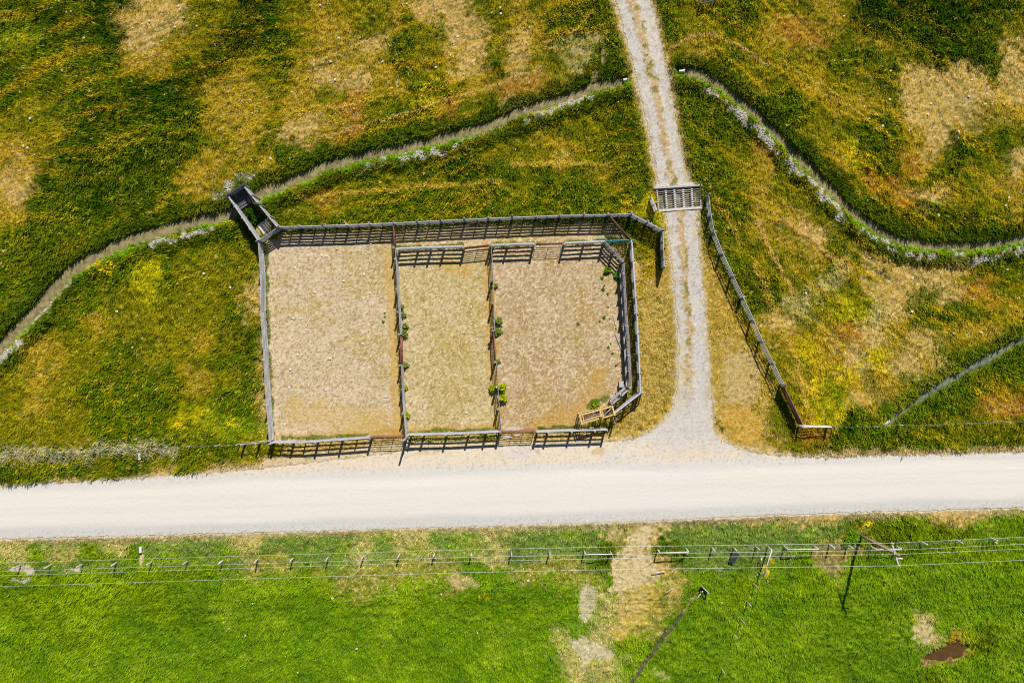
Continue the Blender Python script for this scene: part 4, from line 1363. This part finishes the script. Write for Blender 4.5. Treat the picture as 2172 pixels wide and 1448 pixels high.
# ------------------------------------------------------------------ cattle guard
gA, gB, gC, gD = W(1391, 400), W(1487, 394), W(1489, 439), W(1395, 446)
t = thing('cattle_guard', 'steel cattle guard of parallel bars set across the drive', 'cattle guard', (*W(1440, 420), 0))
ox, oy = t.location.x, t.location.y
A_, B_, C_, D_ = [loc(p) for p in (gA, gB, gC, gD)]
lerp = lambda p, q, s: (p[0] + (q[0] - p[0]) * s, p[1] + (q[1] - p[1]) * s)
nb = 10
for k in range(nb):
    s = (k + .6) / nb
    p, q = lerp(A_, D_, s), lerp(B_, C_, s)
    mb = MB(); mb.tube([(p[0], p[1], .10), (q[0], q[1], .10)], .03, 8, random.uniform(.8, 1.2)); mb.build('bar', M['steel'], t)
for k in range(6):
    s = .02 + k * .192
    p, q = lerp(A_, B_, s), lerp(D_, C_, s)
    mb = MB(); mb.bar((p[0], p[1], .005), (q[0], q[1], .005), .18, .12, 1.3); mb.build('beam', M['pale_wood'], t)
mb = MB(); mb.bar((A_[0] - .3, A_[1] + .02, .16), (B_[0] + .1, B_[1] + .04, .16), .22, .18, 1.0); mb.build('north_sill', M['steel'], t)
mb = MB(); mb.bar((D_[0] + .1, D_[1] - .06, .03), (C_[0] + .1, C_[1] - .06, .03), .26, .16, 1.2); mb.build('south_sill', M['concrete'], t)
for p, q in ((A_, D_), (B_, C_)):
    mb = MB(); mb.bar((p[0], p[1], .04), (q[0], q[1], .04), .08, .2, 1); mb.build('side_plate', M['dark_rust'], t)
mb = MB()
for p, q in (((A_[0], A_[1] + .3), (B_[0], B_[1] + .3)),):
    mb.bar((p[0], p[1], .0), (q[0], q[1], .0), .3, .08, 1.1)
mb.build('concrete_edge', M['concrete'], t)
t = thing('guard_wing', 'white painted slanted wing panel at the left end of the cattle guard', 'wing panel', (*W(1388, 433), 0))
ox, oy = t.location.x, t.location.y
p, q = loc(W(1382, 419, 1.2)), loc(W(1393, 446, 1.2))
for z, w_ in ((1.2, .12), (.9, .09), (.55, .09), (.25, .09)):
    mb = MB(); mb.bar((p[0], p[1], z), (q[0], q[1], z), w_ * 1.3, .12, 1); mb.build('rail', M['pale_wood'], t)
for s in (.0, .5, 1.0):
    x = lerp(p, q, s)
    mb = MB(); mb.bar((x[0], x[1], -.2), (x[0], x[1], 1.22), .1, .1); mb.build('post', M['pale_wood'], t)
t = thing('guard_brace', 'thin rusty A-shaped brace at the right end of the cattle guard', 'brace', (*W(1492, 410), 0))
ox, oy = t.location.x, t.location.y
p, q, r_ = loc(W(1487, 404, .3)), loc(W(1504, 412, 1.1)), loc(W(1496, 427, .1))
mb = MB(); mb.tube([(p[0], p[1], .3), (q[0], q[1], 1.1)], .03); mb.build('strut', M['dark_rust'], t)
mb = MB(); mb.tube([(p[0], p[1], .3), (r_[0], r_[1], .05)], .03); mb.build('strut', M['dark_rust'], t)

# ------------------------------------------------------------------ right-hand fence along the drive
fence('grey board fence slanting down the right side of the drive', [(1503, 413), (1508, 455), (1515, 491), (1533, 536), (1556, 585), (1577, 631), (1599, 679), (1618, 723), (1641, 770), (1664, 817)],
      h=1.5, rails=4, side=1, battens=False, board=.12, cap=.06, post_at=None, spacing=2.7)
pipe_gate('wide brown gate at the lower end of the slanting drive fence', [(1664, 820), (1703, 902)], h=1.5, bars=9, uprights=3, mat='dark_rust', r=.05, topr=.05)
t = fence('short white-topped rail fence beside the brown gate, above the road', [(1704, 904), (1764, 905)], h=1.3, rails=5, side=-1, battens=False, board=.1, mat='pale_wood', post_at=[0, 1.0], cap=True)
fence('two-rail pole fence stub at the bottom left corner of the corral', [(508, 942), (571, 937)], h=1.4, rails=2, side=-1, battens=False, board=.1, mat='pale_wood', post_at=[.03, .55, .97])


# ------------------------------------------------------------------ wire fences
def wire_fence(label, base_px, h=1.25, wires=4, braces=(), r=.055, lean=None, ends=(0, 0), pm='pale_wood', wr=.0035):
    P = [W(x, y) for x, y in base_px]
    c0 = P[len(P) // 2]
    t = thing('wire_fence', label, 'wire fence', (c0[0], c0[1], 0))
    P = [(p[0] - c0[0], p[1] - c0[1]) for p in P]
    for i, p in enumerate(P):
        o = link_mesh('post', post_mesh(h, r, M[pm], pm), t, (p[0], p[1], gz(p[0] + c0[0], p[1] + c0[1])))
        o.rotation_euler = (random.uniform(-.03, .03), random.uniform(-.03, .03), random.uniform(0, 6))
    for k in range(wires):
        z = h - .06 - k * .28
        pts = [(p[0], p[1], z) for p in P]
        if ends[0]: pts.insert(0, (pts[0][0] - ends[0], pts[0][1] - ends[0] * .03, z))
        if ends[1]: pts.append((pts[-1][0] + ends[1], pts[-1][1] + ends[1] * .04, z))
        mb = MB(); mb.tube(pts, wr, 5, 1.0); mb.build('wire', M['thin_wire'], t)
    for (i, j) in braces:
        a_, b_ = P[i], P[j]
        mb = MB(); mb.tube([(a_[0], a_[1], h - .12), (b_[0], b_[1], h - .1)], .06, 8, 1.1); mb.build('brace_rail', M['pale_wood'], t)
    return t


sw = [(44, 1198), (108.5, 1197), (177, 1195), (248, 1192), (324, 1190), (399, 1188.6), (474, 1187), (548, 1184.6), (623, 1182), (697, 1180), (772, 1177), (848, 1174), (922, 1173), (1000.5, 1172.5), (1085, 1170), (1166, 1168.5), (1239.5, 1168.5), (1294, 1168)]
wire_fence('long wire fence on round posts south of the road, left of the bare track', [(-30, 1200)] + sw, h=1.25, braces=((17, 18),), ends=(3, 0), r=.085)
se = [(1395, 1165), (1455, 1163), (1510, 1161), (1556, 1161), (1603, 1159), (1629, 1159), (1663, 1158), (1726, 1157), (1760, 1155), (1798, 1155), (1845, 1157), (1899, 1157), (1951, 1147), (2026, 1144), (2097, 1139), (2180, 1136)]
wire_fence('wire fence with pale brace rails south of the road, right of the bare track', se, h=1.3, braces=((0, 1), (6, 7), (10, 11)), ends=(0, 4), r=.085)
wire_fence('weedy wire fence along the north verge of the road, left of the corral', [(-20, 962), (68, 958), (139, 956), (204, 952), (263, 951), (335, 950), (407, 944), (466, 943), (510, 940)], h=1.3, wires=4, ends=(3, 0))
wire_fence('wire fence on sparse posts along the north verge, right of the brown gate', [(1766, 903), (1848, 903), (1900, 899), (1965, 900), (2045, 896), (2124, 893), (2210, 890)], h=1.25, wires=4, ends=(0, 4))
wire_fence('thin white stake fence running down through the lush pasture', [(1629, 1159), (1611, 1213), (1600, 1238), (1585, 1275), (1571, 1312), (1556, 1343), (1530, 1416), (1510, 1468)], h=1.3, wires=2, braces=((0, 1),), r=.05, wr=.0035)

# -- power pole and lines
bx, by = W(1824, 1135)
PH = 7.3
t = thing('power_pole', 'tall wooden power pole with a slanted crossarm south of the road', 'power pole', (bx, by, 0))
tx, ty = W(1906, 1177, PH)
tx -= bx; ty -= by
mb = MB(); mb.tube([(0, 0, -.5), (tx * .5, ty * .5, PH * .5), (tx, ty, PH)], .17, 12, 1.0, .12); mb.build('shaft', M['pole_wood'], t)
ex_a, ex_b = W(1891, 1150, PH - .5), W(1906, 1199, PH - .5)
pa, pb = (ex_a[0] - bx, ex_a[1] - by), (ex_b[0] - bx, ex_b[1] - by)
mb = MB(); mb.bar((pa[0], pa[1], PH - .5), (pb[0], pb[1], PH - .5), .12, .14, 1.15); mb.build('crossarm', M['pale_wood'], t)
for s in (.02, .98):
    x, y = lerp(pa, pb, s)
    mb = MB(); mb.tube([(x, y, PH - .43), (x, y, PH - .25)], .045, 8, 1.0, .07); mb.build('insulator', M['ceramic'], t)
x, y = lerp(pa, pb, .72)
mb = MB(); mb.tube([(x - .12, y, PH - .7), (x + .0, y, PH - .45)], .05); mb.tube([(x + .1, y + .02, PH - .6), (x + .42, y + .06, PH - .5), (x + .55, y + .06, PH - .5)], .06, 8, 1.0, .1); mb.build('cutout_fuse', M['ceramic'], t)
mb = MB(); mb.tube([(.16, .14, 0), (tx * .5 + .17, ty * .5 + .15, PH * .5), (tx + .12, ty + .12, PH - .7)], .035, 8, 1.1); mb.build('conduit', M['steel'], t)
mb = MB()
for k in range(1, 6): mb.tube([(tx * k / 6 - .02, ty * k / 6 + .02, PH * k / 6), (tx * k / 6 + .3, ty * k / 6 + .26, PH * k / 6)], .02)
mb.build('standoff', M['steel'], t)
x, y = lerp(pa, pb, .5)
mb = MB(); mb.tube([(x, y, PH - .55), (tx * .86, ty * .86, PH * .86)], .025); mb.build('crossarm_brace', M['steel'], t)


def power_line(label, pts):
    t3 = []
    for i in range(len(pts) - 1):
        (x0, y0, z0), (x1, y1, z1) = pts[i], pts[i + 1]
        for k in range(6):
            s = k / 6
            t3.append((x0 + (x1 - x0) * s, y0 + (y1 - y0) * s, z0 + (z1 - z0) * s))
    t3.append(pts[-1])
    mb = MB(); mb.tube(t3, .013, 6, 1.0)
    o = mb.build('power_line', M['wire'])
    tag(o, label, 'power line', 'power lines over the south verge')


zt = PH - .25
for lab, yl, yp, yr, xp in (
    ('overhead wire nearest the road, on the tip of the crossarm', 1194, 1151, 1139, 1891),
    ('second overhead wire counted from the road, crossing the middle of the crossarm', 1212, 1166, 1154, 1897),
    ('third overhead wire counted from the road, tied at the top of the pole', 1221, 1175, 1164, 1903),
    ('overhead wire farthest from the road, on the lower tip of the crossarm', 1244, 1199, 1188, 1906)):
    pw = W(xp, yp, zt)
    l0 = W(0, yl, 6.4)
    mid_x = (pw[0] + l0[0]) / 2
    fy_ = (pw[1] - l0[1]) / (pw[0] - l0[0])
    rr_ = W(2172, yr, 7.0)
    gr_ = (rr_[1] - pw[1]) / (rr_[0] - pw[0])
    pts = [(-95, pw[1] + fy_ * (-95 - pw[0]), 7.2), (l0[0], l0[1], 6.3), (mid_x, (pw[1] + l0[1]) / 2, 5.7), (mid_x + 18, (pw[1] + l0[1]) / 2 + fy_ * 18, 6.0), (pw[0], pw[1], zt), (rr_[0], rr_[1], 6.9), (rr_[0] + 20, rr_[1] + gr_ * 20, 6.6)]
    power_line(lab, pts)

# ------------------------------------------------------------------ culverts, stakes, small gear
def culvert(label, px, py, ang, r=.28, L=1.1, mat='steel', z=-.2):
    t = thing('culvert_pipe', label, 'culvert', (*W(px, py), z), ang)
    mb = MB()
    n = 16
    pts = []
    for i in range(9):
        pts.append((L * (i / 8 - .5), 0, 0))
    mb.tube(pts, r, 14, 1.0, cap=False)
    mb.tube([(p[0], 0, 0) for p in pts][::-1], r * .9, 14, .7, cap=False)
    mb.build('barrel', M[mat], t)
    mb = MB(); mb.tube([(-L * .5 - .02, 0, 0), (-L * .5 + .05, 0, 0)], r * 1.08, 14, 1.1, cap=False); mb.build('rim', M[mat], t)


culvert('steel culvert mouth where the left ditch goes under the drive', 1328, 169, math.radians(10), .2, .6, z=-.12)
culvert('culvert mouth where the right ditch leaves the drive', 1446, 151, math.radians(185), .2, .6, z=-.12)
culvert('small white culvert mouth where the grey rill starts above the road', 1880, 897, math.radians(215), .2, .8, 'white', -.08)
culvert('white culvert end in the grassy bank north of the road', 297, 967, math.radians(90), .16, .7, 'white', .1)
culvert('white culvert end in the verge south of the road', 299, 1164, math.radians(-90), .17, .7, 'white', .1)


def lying(name, label, cat, p0, p1, r, mat, z=.1, flat=None, group=None):
    a_, b_ = W(*p0), W(*p1)
    t = thing(name, label, cat, ((a_[0] + b_[0]) / 2, (a_[1] + b_[1]) / 2, gz((a_[0] + b_[0]) / 2, (a_[1] + b_[1]) / 2)), 0, group)
    dx, dy = (b_[0] - a_[0]) / 2, (b_[1] - a_[1]) / 2
    mb = MB()
    if flat: mb.bar((-dx, -dy, z), (dx, dy, z + .04), flat, .05)
    else: mb.tube([(-dx, -dy, z), (0, 0, z + .02), (dx, dy, z)], r, 8, 1.0, r * .8)
    mb.build('shaft' if not flat else 'board', M[mat], t)
    return t


lying('fallen_pole', 'pale thin pole lying in the pasture just right of the bare track', 'pole', (1383, 1213.5), (1411, 1209), .045, 'white', .3)
lying('fallen_stick', 'thin grey stick lying in the pasture below the pale pole', 'stick', (1408, 1258), (1428, 1245), .03, 'pale_wood', .3)
lying('old_plank', 'narrow weathered plank lying upright along the right edge of the right pen', 'plank', (1305, 708), (1318, 740), .05, 'wood', .05, .14)
lying('old_plank', 'upper thin weathered plank on the right pen floor beside the catwalk', 'plank', (1301, 668), (1306, 690), .05, 'wood', .04, .12)
lying('post_stub', 'short stub of post lying low on the right pen floor', 'post stub', (1306, 775), (1314, 766), .08, 'post', .08)
lying('loose_board', 'white board lying under the rusty gate of the right pen, left one', 'board', (1067, 927), (1086, 925), .05, 'white', .06, .25)
lying('loose_board', 'white board lying under the rusty gate of the right pen, right one', 'board', (1092, 924), (1102, 923), .05, 'white', .06, .25)
lying('concrete_slab', 'worn pale slab set in the floor behind the rusty gate of the right pen', 'slab', (1072, 911), (1102, 909), .05, 'concrete', .0, .5)
t = thing('leaning_sheet', 'grey metal sheet leaning on the fence post south of the road', 'sheet', (*W(1557, 1166), 0), math.radians(-105))
mb = MB(); mb.bar((0, 0, 1.1), (1.45, .05, .15), .55, .02, 1.0); mb.build('panel', M['dark_board'], t)
mb = MB(); mb.bar((0, .28, 1.12), (1.45, .33, .17), .03, .04, 1.4); mb.build('edge_trim', M['steel'], t)
t = thing('marker_post', 'brown and white marker post lying between the wire fence and the stakes', 'marker', (*W(1611, 1190), .25), math.radians(-98))
mb = MB(); mb.tube([(-.5, 0, .2), (-.15, 0, .2)], .08); mb.build('white_tip', M['white'], t)
mb = MB(); mb.tube([(-.15, 0, .2), (.5, 0, .05)], .08); mb.build('shaft', M['dark_rust'], t)
t = thing('weir_board', 'small pale wooden weir frame at the head of the lower rill', 'weir', (*W(1494, 1247), 0), math.radians(-45))
mb = MB(); mb.bar((-.5, 0, .75), (.5, 0, .75), .1, .14); mb.build('top_board', M['pale_wood'], t)
for x in (-.45, .45):
    mb = MB(); mb.bar((x, 0, -.3), (x, 0, .85), .09, .09); mb.build('post', M['pale_wood'], t)
mb = MB(); mb.bar((-.42, .0, .1), (.42, .0, .1), .05, .6); mb.build('gate_board', M['wood'], t)
lying('fallen_pole', 'short pale pole trailing from the weir frame along the lower rill', 'pole', (1490, 1252), (1474, 1272), .06, 'pale_wood', .25)
# wooden headgate cut by the top edge
t = thing('timber_headgate', 'dark slatted timber frame at the top edge, right of the drive', 'timber frame', (*W(1494, -6), 0), math.radians(14))
for y in (-.95, .95):
    mb = MB(); mb.bar((-.9, y, .8), (.9, y, .8), .14, .14, .6); mb.build('long_beam', M['dark_board'], t)
for x in (-.85, -.3, .25, .8):
    mb = MB(); mb.bar((x, -.88, .68), (x, .88, .68), .12, .08, .7); mb.build('cross_beam', M['dark_board'], t)
for x in (-.85, .85):
    for y in (-.95, .95):
        mb = MB(); mb.bar((x, y, -.2), (x, y, .73), .12, .12, .7); mb.build('post', M['dark_board'], t)
# yellow tag on a divider post
t = thing('feed_tag', 'small yellow box on the end post of the second divider fence', 'box', (*W(1044, 694, 1.55), 1.55))
mb = MB(); mb.box((0, 0, .08), .14, .12, .16, tint=1.2); mb.build('shell', surf_mat('bright_yellow', (.7, .5, .03), (.8, .6, .05), 8, .5), t)
mb = MB(); mb.box((0, 0, .17), .15, .13, .02, tint=.8); mb.build('lid', M['yellow'], t)

# ------------------------------------------------------------------ leafy plants
def plant_mesh(name, R, Hh, n, c_lo, c_hi, seed, leaf=.12):
    r = np.random.default_rng(seed)
    th = r.uniform(0, 2 * np.pi, n)
    ph = np.arccos(r.uniform(0.0, 1, n))
    rad = R * r.uniform(.35, 1.1, n) * (1 + .3 * np.sin(3 * th + seed) + .18 * np.sin(7 * th + 2 * seed))
    x = rad * np.sin(ph) * np.cos(th); y = rad * np.sin(ph) * np.sin(th); z = Hh * np.cos(ph) * r.uniform(.4, 1, n)
    az = th + r.normal(0, .6, n)
    L = leaf * r.uniform(.7, 1.6, n); w = L * .38
    el = r.uniform(-.2, .7, n)
    dx, dy, dz = np.cos(az) * np.cos(el), np.sin(az) * np.cos(el), np.sin(el)
    sx, sy = -np.sin(az), np.cos(az)
    P = np.zeros((n, 4, 3), np.float32)
    P[:, 0] = np.stack([x, y, z], -1)
    P[:, 1] = np.stack([x + dx * L * .5 + sx * w, y + dy * L * .5 + sy * w, z + dz * L * .5], -1)
    P[:, 2] = np.stack([x + dx * L, y + dy * L, z + dz * L - .1 * L], -1)
    P[:, 3] = np.stack([x + dx * L * .5 - sx * w, y + dy * L * .5 - sy * w, z + dz * L * .5], -1)
    t_ = r.random(n)[:, None]
    cc = np.array(c_lo) * (1 - t_) + np.array(c_hi) * t_
    me = bpy.data.meshes.new(name)
    me.from_pydata(P.reshape(-1, 3).tolist(), [], [(4 * i, 4 * i + 1, 4 * i + 2, 4 * i + 3) for i in range(n)])
    ca = me.attributes.new('plantcol', 'FLOAT_COLOR', 'POINT')
    c4 = np.ones((n * 4, 4), np.float32); c4[:, :3] = np.repeat(cc, 4, axis=0)
    ca.data.foreach_set('color', c4.ravel())
    me.materials.append(M['blade'])
    return me


gl, gh = srgb(76, 98, 26), srgb(146, 158, 76)
yl_, yh_ = srgb(96, 118, 8), srgb(196, 200, 40)


def plant(label, px, py, R, Hh=.45, n=420, lo=gl, hi=gh, leaf=.12, name='weed_plant', cat='plant', group=None, seed=None):
    x, y = W(px, py)
    if name == 'weed_plant': R *= .6; n = int(n * .8)
    t = thing(name, label, cat, (x, y, gz(x, y)), 0, group)
    me = plant_mesh('foliage', R, Hh, n, lo, hi, seed if seed is not None else random.randrange(9999), leaf)
    link_mesh('foliage', me, t)
    mb = MB()
    for k in range(5):
        a = k * 1.257
        mb.tube([(0, 0, -.03), (math.cos(a) * R * .4, math.sin(a) * R * .4, Hh * .6)], .012, 5)
    mb.build('stem', M['post'], t)


plant('uppermost small green tuft beside the upper first divider fence', 851, 651, .36)
plant('round green tuft just below the uppermost one on the first divider', 854, 668, .5)
plant('small green tuft above the largest clump by the first divider gate', 860, 692, .42)
plant('largest green clump at the upper post of the first divider gate', 857, 708, .62, .55, 700)
plant('round green tuft at the lower post of the first divider gate', 860, 774, .5)
plant('tiny green sprig halfway down the lower first divider fence', 861, 823, .3, .3, 200, yl_, yh_)
plant('yellow-green plant near the lower end of the first divider fence', 863, 880, .45, .5, 420, yl_, yh_)
plant('small green sprig beside the upper second divider fence', 1051, 606, .3, .4, 260)
plant('round green tuft on the upper second divider fence, above its twin', 1057, 682, .62, .55, 700)
plant('round green tuft at the end post of the upper second divider fence', 1055, 703, .6, .55, 700)
plant('green sprig at the lower post of the second divider gate', 1056, 766, .28, .35, 200)
plant('tall leafy yellow-green dock clump right of the lower second divider fence', 1065, 822, .5, .8, 800, yl_, yh_, .2)
plant('lower lobe of leafy yellow-green dock by the second divider fence', 1066, 843, .55, .7, 700, yl_, yh_, .2)
plant('leafy yellow-green plant on the left side of the second divider fence', 1045, 824, .42, .6, 500, yl_, yh_, .17)
plant('dark leafy shrub growing inside the loading chute', 536, 452, .75, 1.0, 1500, srgb(24, 52, 10), srgb(64, 100, 24), .15, 'small_shrub', 'shrub')
plant('second dark leafy shrub in the loading chute nearer the pen', 546, 466, .55, .7, 900, srgb(24, 52, 10), srgb(64, 100, 24), .15, 'small_shrub', 'shrub')
plant('bright leafy plant below the north corner of the right pen', 1288, 573, .45, .5, 500, srgb(60, 96, 10), srgb(130, 160, 30), .16)
plant('bright leafy plant at the top end of the long catwalk', 1309, 584, .4, .45, 420, srgb(50, 110, 30), srgb(110, 170, 60), .16)
plant('broad green dock plant in the west bank, at the pen side of the yellow chute', 1262, 856, .6, .4, 500, srgb(80, 110, 14), srgb(150, 160, 40), .18)
plant('low leafy bush at the foot of the power pole', 1808, 1139, .95, .45, 2000, srgb(64, 104, 10), srgb(126, 162, 26), .15, 'roadside_bush', 'bush')
# scattered little weeds on the pen floors: look-alikes
WEEDS = [(1289, 623), (1290, 651), (1282, 606), (1279, 613), (1226, 687), (1281, 673), (1293, 676), (1272, 681), (1306, 697), (1290, 736), (1295, 729), (1299, 749), (1322, 748), (816, 664), (817, 672), (813, 682), (1306, 622), (1277, 590)]
wm = plant_mesh('foliage', .22, .22, 130, srgb(50, 84, 12), srgb(116, 140, 40), 77, .1)
proto = None
for i, (px_, py_) in enumerate(WEEDS):
    left = px_ < 900
    lab = 'tiny green weed beside the golden strip on the left pen floor' if left else 'tiny green weed growing out of the bare right pen floor'
    o = tag(link_mesh('small_weed', wm, None, (*W(px_, py_), 0)), lab, 'weed', 'tiny weeds on the left pen floor' if left else 'tiny weeds on the right pen floor')
    o.rotation_euler = (0, 0, random.uniform(0, 6)); s = random.uniform(.35, .8); o.scale = (s, s, s)

# ------------------------------------------------------------------ stones
def rock_mesh(seed, rough=.28):
    import bmesh
    bm = bmesh.new()
    bmesh.ops.create_icosphere(bm, subdivisions=1, radius=1)
    r = random.Random(seed)
    for v in bm.verts:
        v.co *= r.uniform(1 - rough, 1 + rough)
        v.co.z *= .4
    me = bpy.data.meshes.new('stone')
    bm.to_mesh(me); bm.free()
    at = me.attributes.new('tint', 'FLOAT', 'FACE')
    at.data.foreach_set('value', np.full(len(me.polygons), 1.05, np.float32))
    me.materials.append(M['stone'])
    return me


rocks = [rock_mesh(i) for i in range(6)]
STONES = {
    ('the dark grass at the top left corner', 'stones in the dark grass, top left'): [(128, 5), (84, 16), (104, 19), (112, 20), (143, 28), (153, 25), (134, 151), (180, 82), (33, 162), (47, 197), (66, 252), (60, 314), (22, 309), (51, 311), (75, 329)],
    ('the pale dry patch near the top left', 'stones on the dry patch, top left'): [(302, 52), (318, 46), (347, 26), (380, 15), (419, 57), (373, 59), (464, 4), (458, 97)],
    ('the golden meadow above the left ditch', 'stones in the golden meadow'): [(532, 213), (536, 241), (534, 340), (680, 13), (702, 132), (711, 170), (700, 172), (812, 132), (866, 145), (843, 176), (955, 117), (925, 144), (863, 9), (1043, 28), (1061, 18), (1062, 30), (1123, 59), (620, 196), (595, 330), (575, 337), (983, 157), (719, 82), (765, 81), (971, 78)],
    ('the dry meadow at the upper right', 'stones in the dry upper right meadow'): [(1789, 36), (1806, 45), (1790, 130), (1875, 184), (1822, 213), (1832, 227), (1886, 212), (1841, 253), (1904, 254), (1870, 269), (1887, 152), (1972, 111), (1973, 160), (2030, 140), (2135, 129), (2054, 205), (1974, 220), (1968, 243), (2092, 200), (2102, 222), (2128, 221), (2088, 222), (2145, 24), (2030, 294), (2031, 280), (1927, 278), (1959, 122), (2060, 170), (1988, 457), (2043, 465), (2130, 437), (2137, 420), (1856, 424)],
    ('the dry grass below the right ditch', 'stones below the right ditch'): [(1844, 547), (1885, 553), (1883, 597), (1936, 587), (1934, 591), (1737, 603), (1708, 622), (2107, 570), (2133, 572), (2060, 635), (1932, 661), (1892, 710), (2158, 632), (2020, 708), (2078, 705), (1800, 660)],
    ('the gravelly floor of the left pen', 'stones on the left pen floor'): [(634, 521), (645, 517), (683, 542), (692, 544), (715, 528), (776, 533), (786, 517), (743, 581), (772, 582), (625, 568), (729, 596), (785, 621), (711, 648), (724, 652), (622, 675), (638, 675), (738, 710), (735, 713), (770, 729), (632, 752), (592, 773), (616, 783), (691, 827), (819, 841), (614, 822), (660, 854), (585, 690), (650, 700), (700, 760), (668, 620)],
    ('the straw-strewn floor of the middle pen', 'stones on the middle pen floor'): [(937, 657), (999, 651), (999, 668), (1000, 688), (894, 692), (911, 813), (900, 866), (990, 875), (1012, 720), (870, 852)],
    ('the olive grass left of the corral', 'stones in the olive grass left of the corral'): [(489, 610), (378, 602), (304, 717), (284, 790), (283, 737), (434, 580), (250, 660)],
    ('the bright green south pasture', 'stones in the south pasture'): [(876, 1231), (936, 1259), (706, 1267), (537, 1278), (521, 1346), (487, 1331), (1013, 1341), (1386, 1306), (1531, 1278), (633, 1424), (757, 1374), (1120, 1230), (2110, 1149), (1960, 1362)],
}
for (where, grp), L_ in STONES.items():
    for (px_, py_) in L_:
        x, y = W(px_, py_)
        o = link_mesh('field_stone', rocks[random.randrange(6)], None, (x, y, gz(x, y) + .03 + float(lookup(TALL, np.array([x]), np.array([y]))[0]) * .55))
        s = random.uniform(.09, .17)
        o.scale = (s, s * random.uniform(.7, 1.1), s)
        o.rotation_euler = (0, 0, random.uniform(0, 6))
        tag(o, 'small whitish stone lying in ' + where if 'floor' not in where else 'small whitish stone lying on ' + where, 'stone', grp)

# clods of dried spoil: too many to count
r = np.random.default_rng(9)
n_try = 60000
x = r.uniform(-HX, HX, n_try); y = r.uniform(-HY, HY, n_try)
k = r.random(n_try) < lookup(spoil, x, y) * .9
cand = (spoil > .35)
jj, ii = np.nonzero(cand)
sel = r.choice(len(jj), min(len(jj), 2200), replace=False)
cxs = xs[ii[sel]] + r.uniform(-.06, .06, len(sel)); cys = ys[jj[sel]] + r.uniform(-.06, .06, len(sel))
base_v = np.array([[math.cos(a) * q, math.sin(a) * q, zz] for zz, q, off_ in ((-.3, .8, 0), (.35, .95, .5)) for a in [off_ + k_ * 2 * math.pi / 5 for k_ in range(5)]] + [[0, 0, .75]])
fcs = [(i_, (i_ + 1) % 5, 5 + (i_ + 1) % 5, 5 + i_) for i_ in range(5)] + [(5 + i_, 5 + (i_ + 1) % 5, 10) for i_ in range(5)]
mb = MB()
for xx, yy in zip(cxs, cys):
    s = r.uniform(.04, .13)
    v = base_v * (s * r.uniform(.75, 1.25, base_v.shape)) + np.array([xx, yy, gz(xx, yy) + s * .2])
    mb.add(v.tolist(), fcs, r.uniform(.75, 1.25))
o = mb.build('rubble', M['rubble'])
tag(o, 'pale dried clods and rubble heaped in lines along the ditch banks', 'rubble', kind='stuff')

# pale woody stalks tangled along the north verge fence
mb = MB()
for _ in range(750):
    px_ = random.uniform(-10, 375); py_ = 958 + random.gauss(0, 9) + (8 if px_ < 200 else -6)
    x, y = W(px_, py_); a = random.uniform(0, 6.28); L_ = random.uniform(.3, .8)
    z0 = gz(x, y) + random.uniform(.05, .45)
    mb.tube([(x, y, z0), (x + math.cos(a) * L_, y + math.sin(a) * L_, z0 + random.uniform(-.1, .3))], .016, 4, random.uniform(.7, 1.2), cap=False)
tag(mb.build('dry_stalks', surf_mat('straw', (.42, .38, .24), (.66, .60, .42), 6, .9)), 'tangle of pale dry weed stalks along the roadside fence left of the corral', 'dry weeds', kind='stuff')
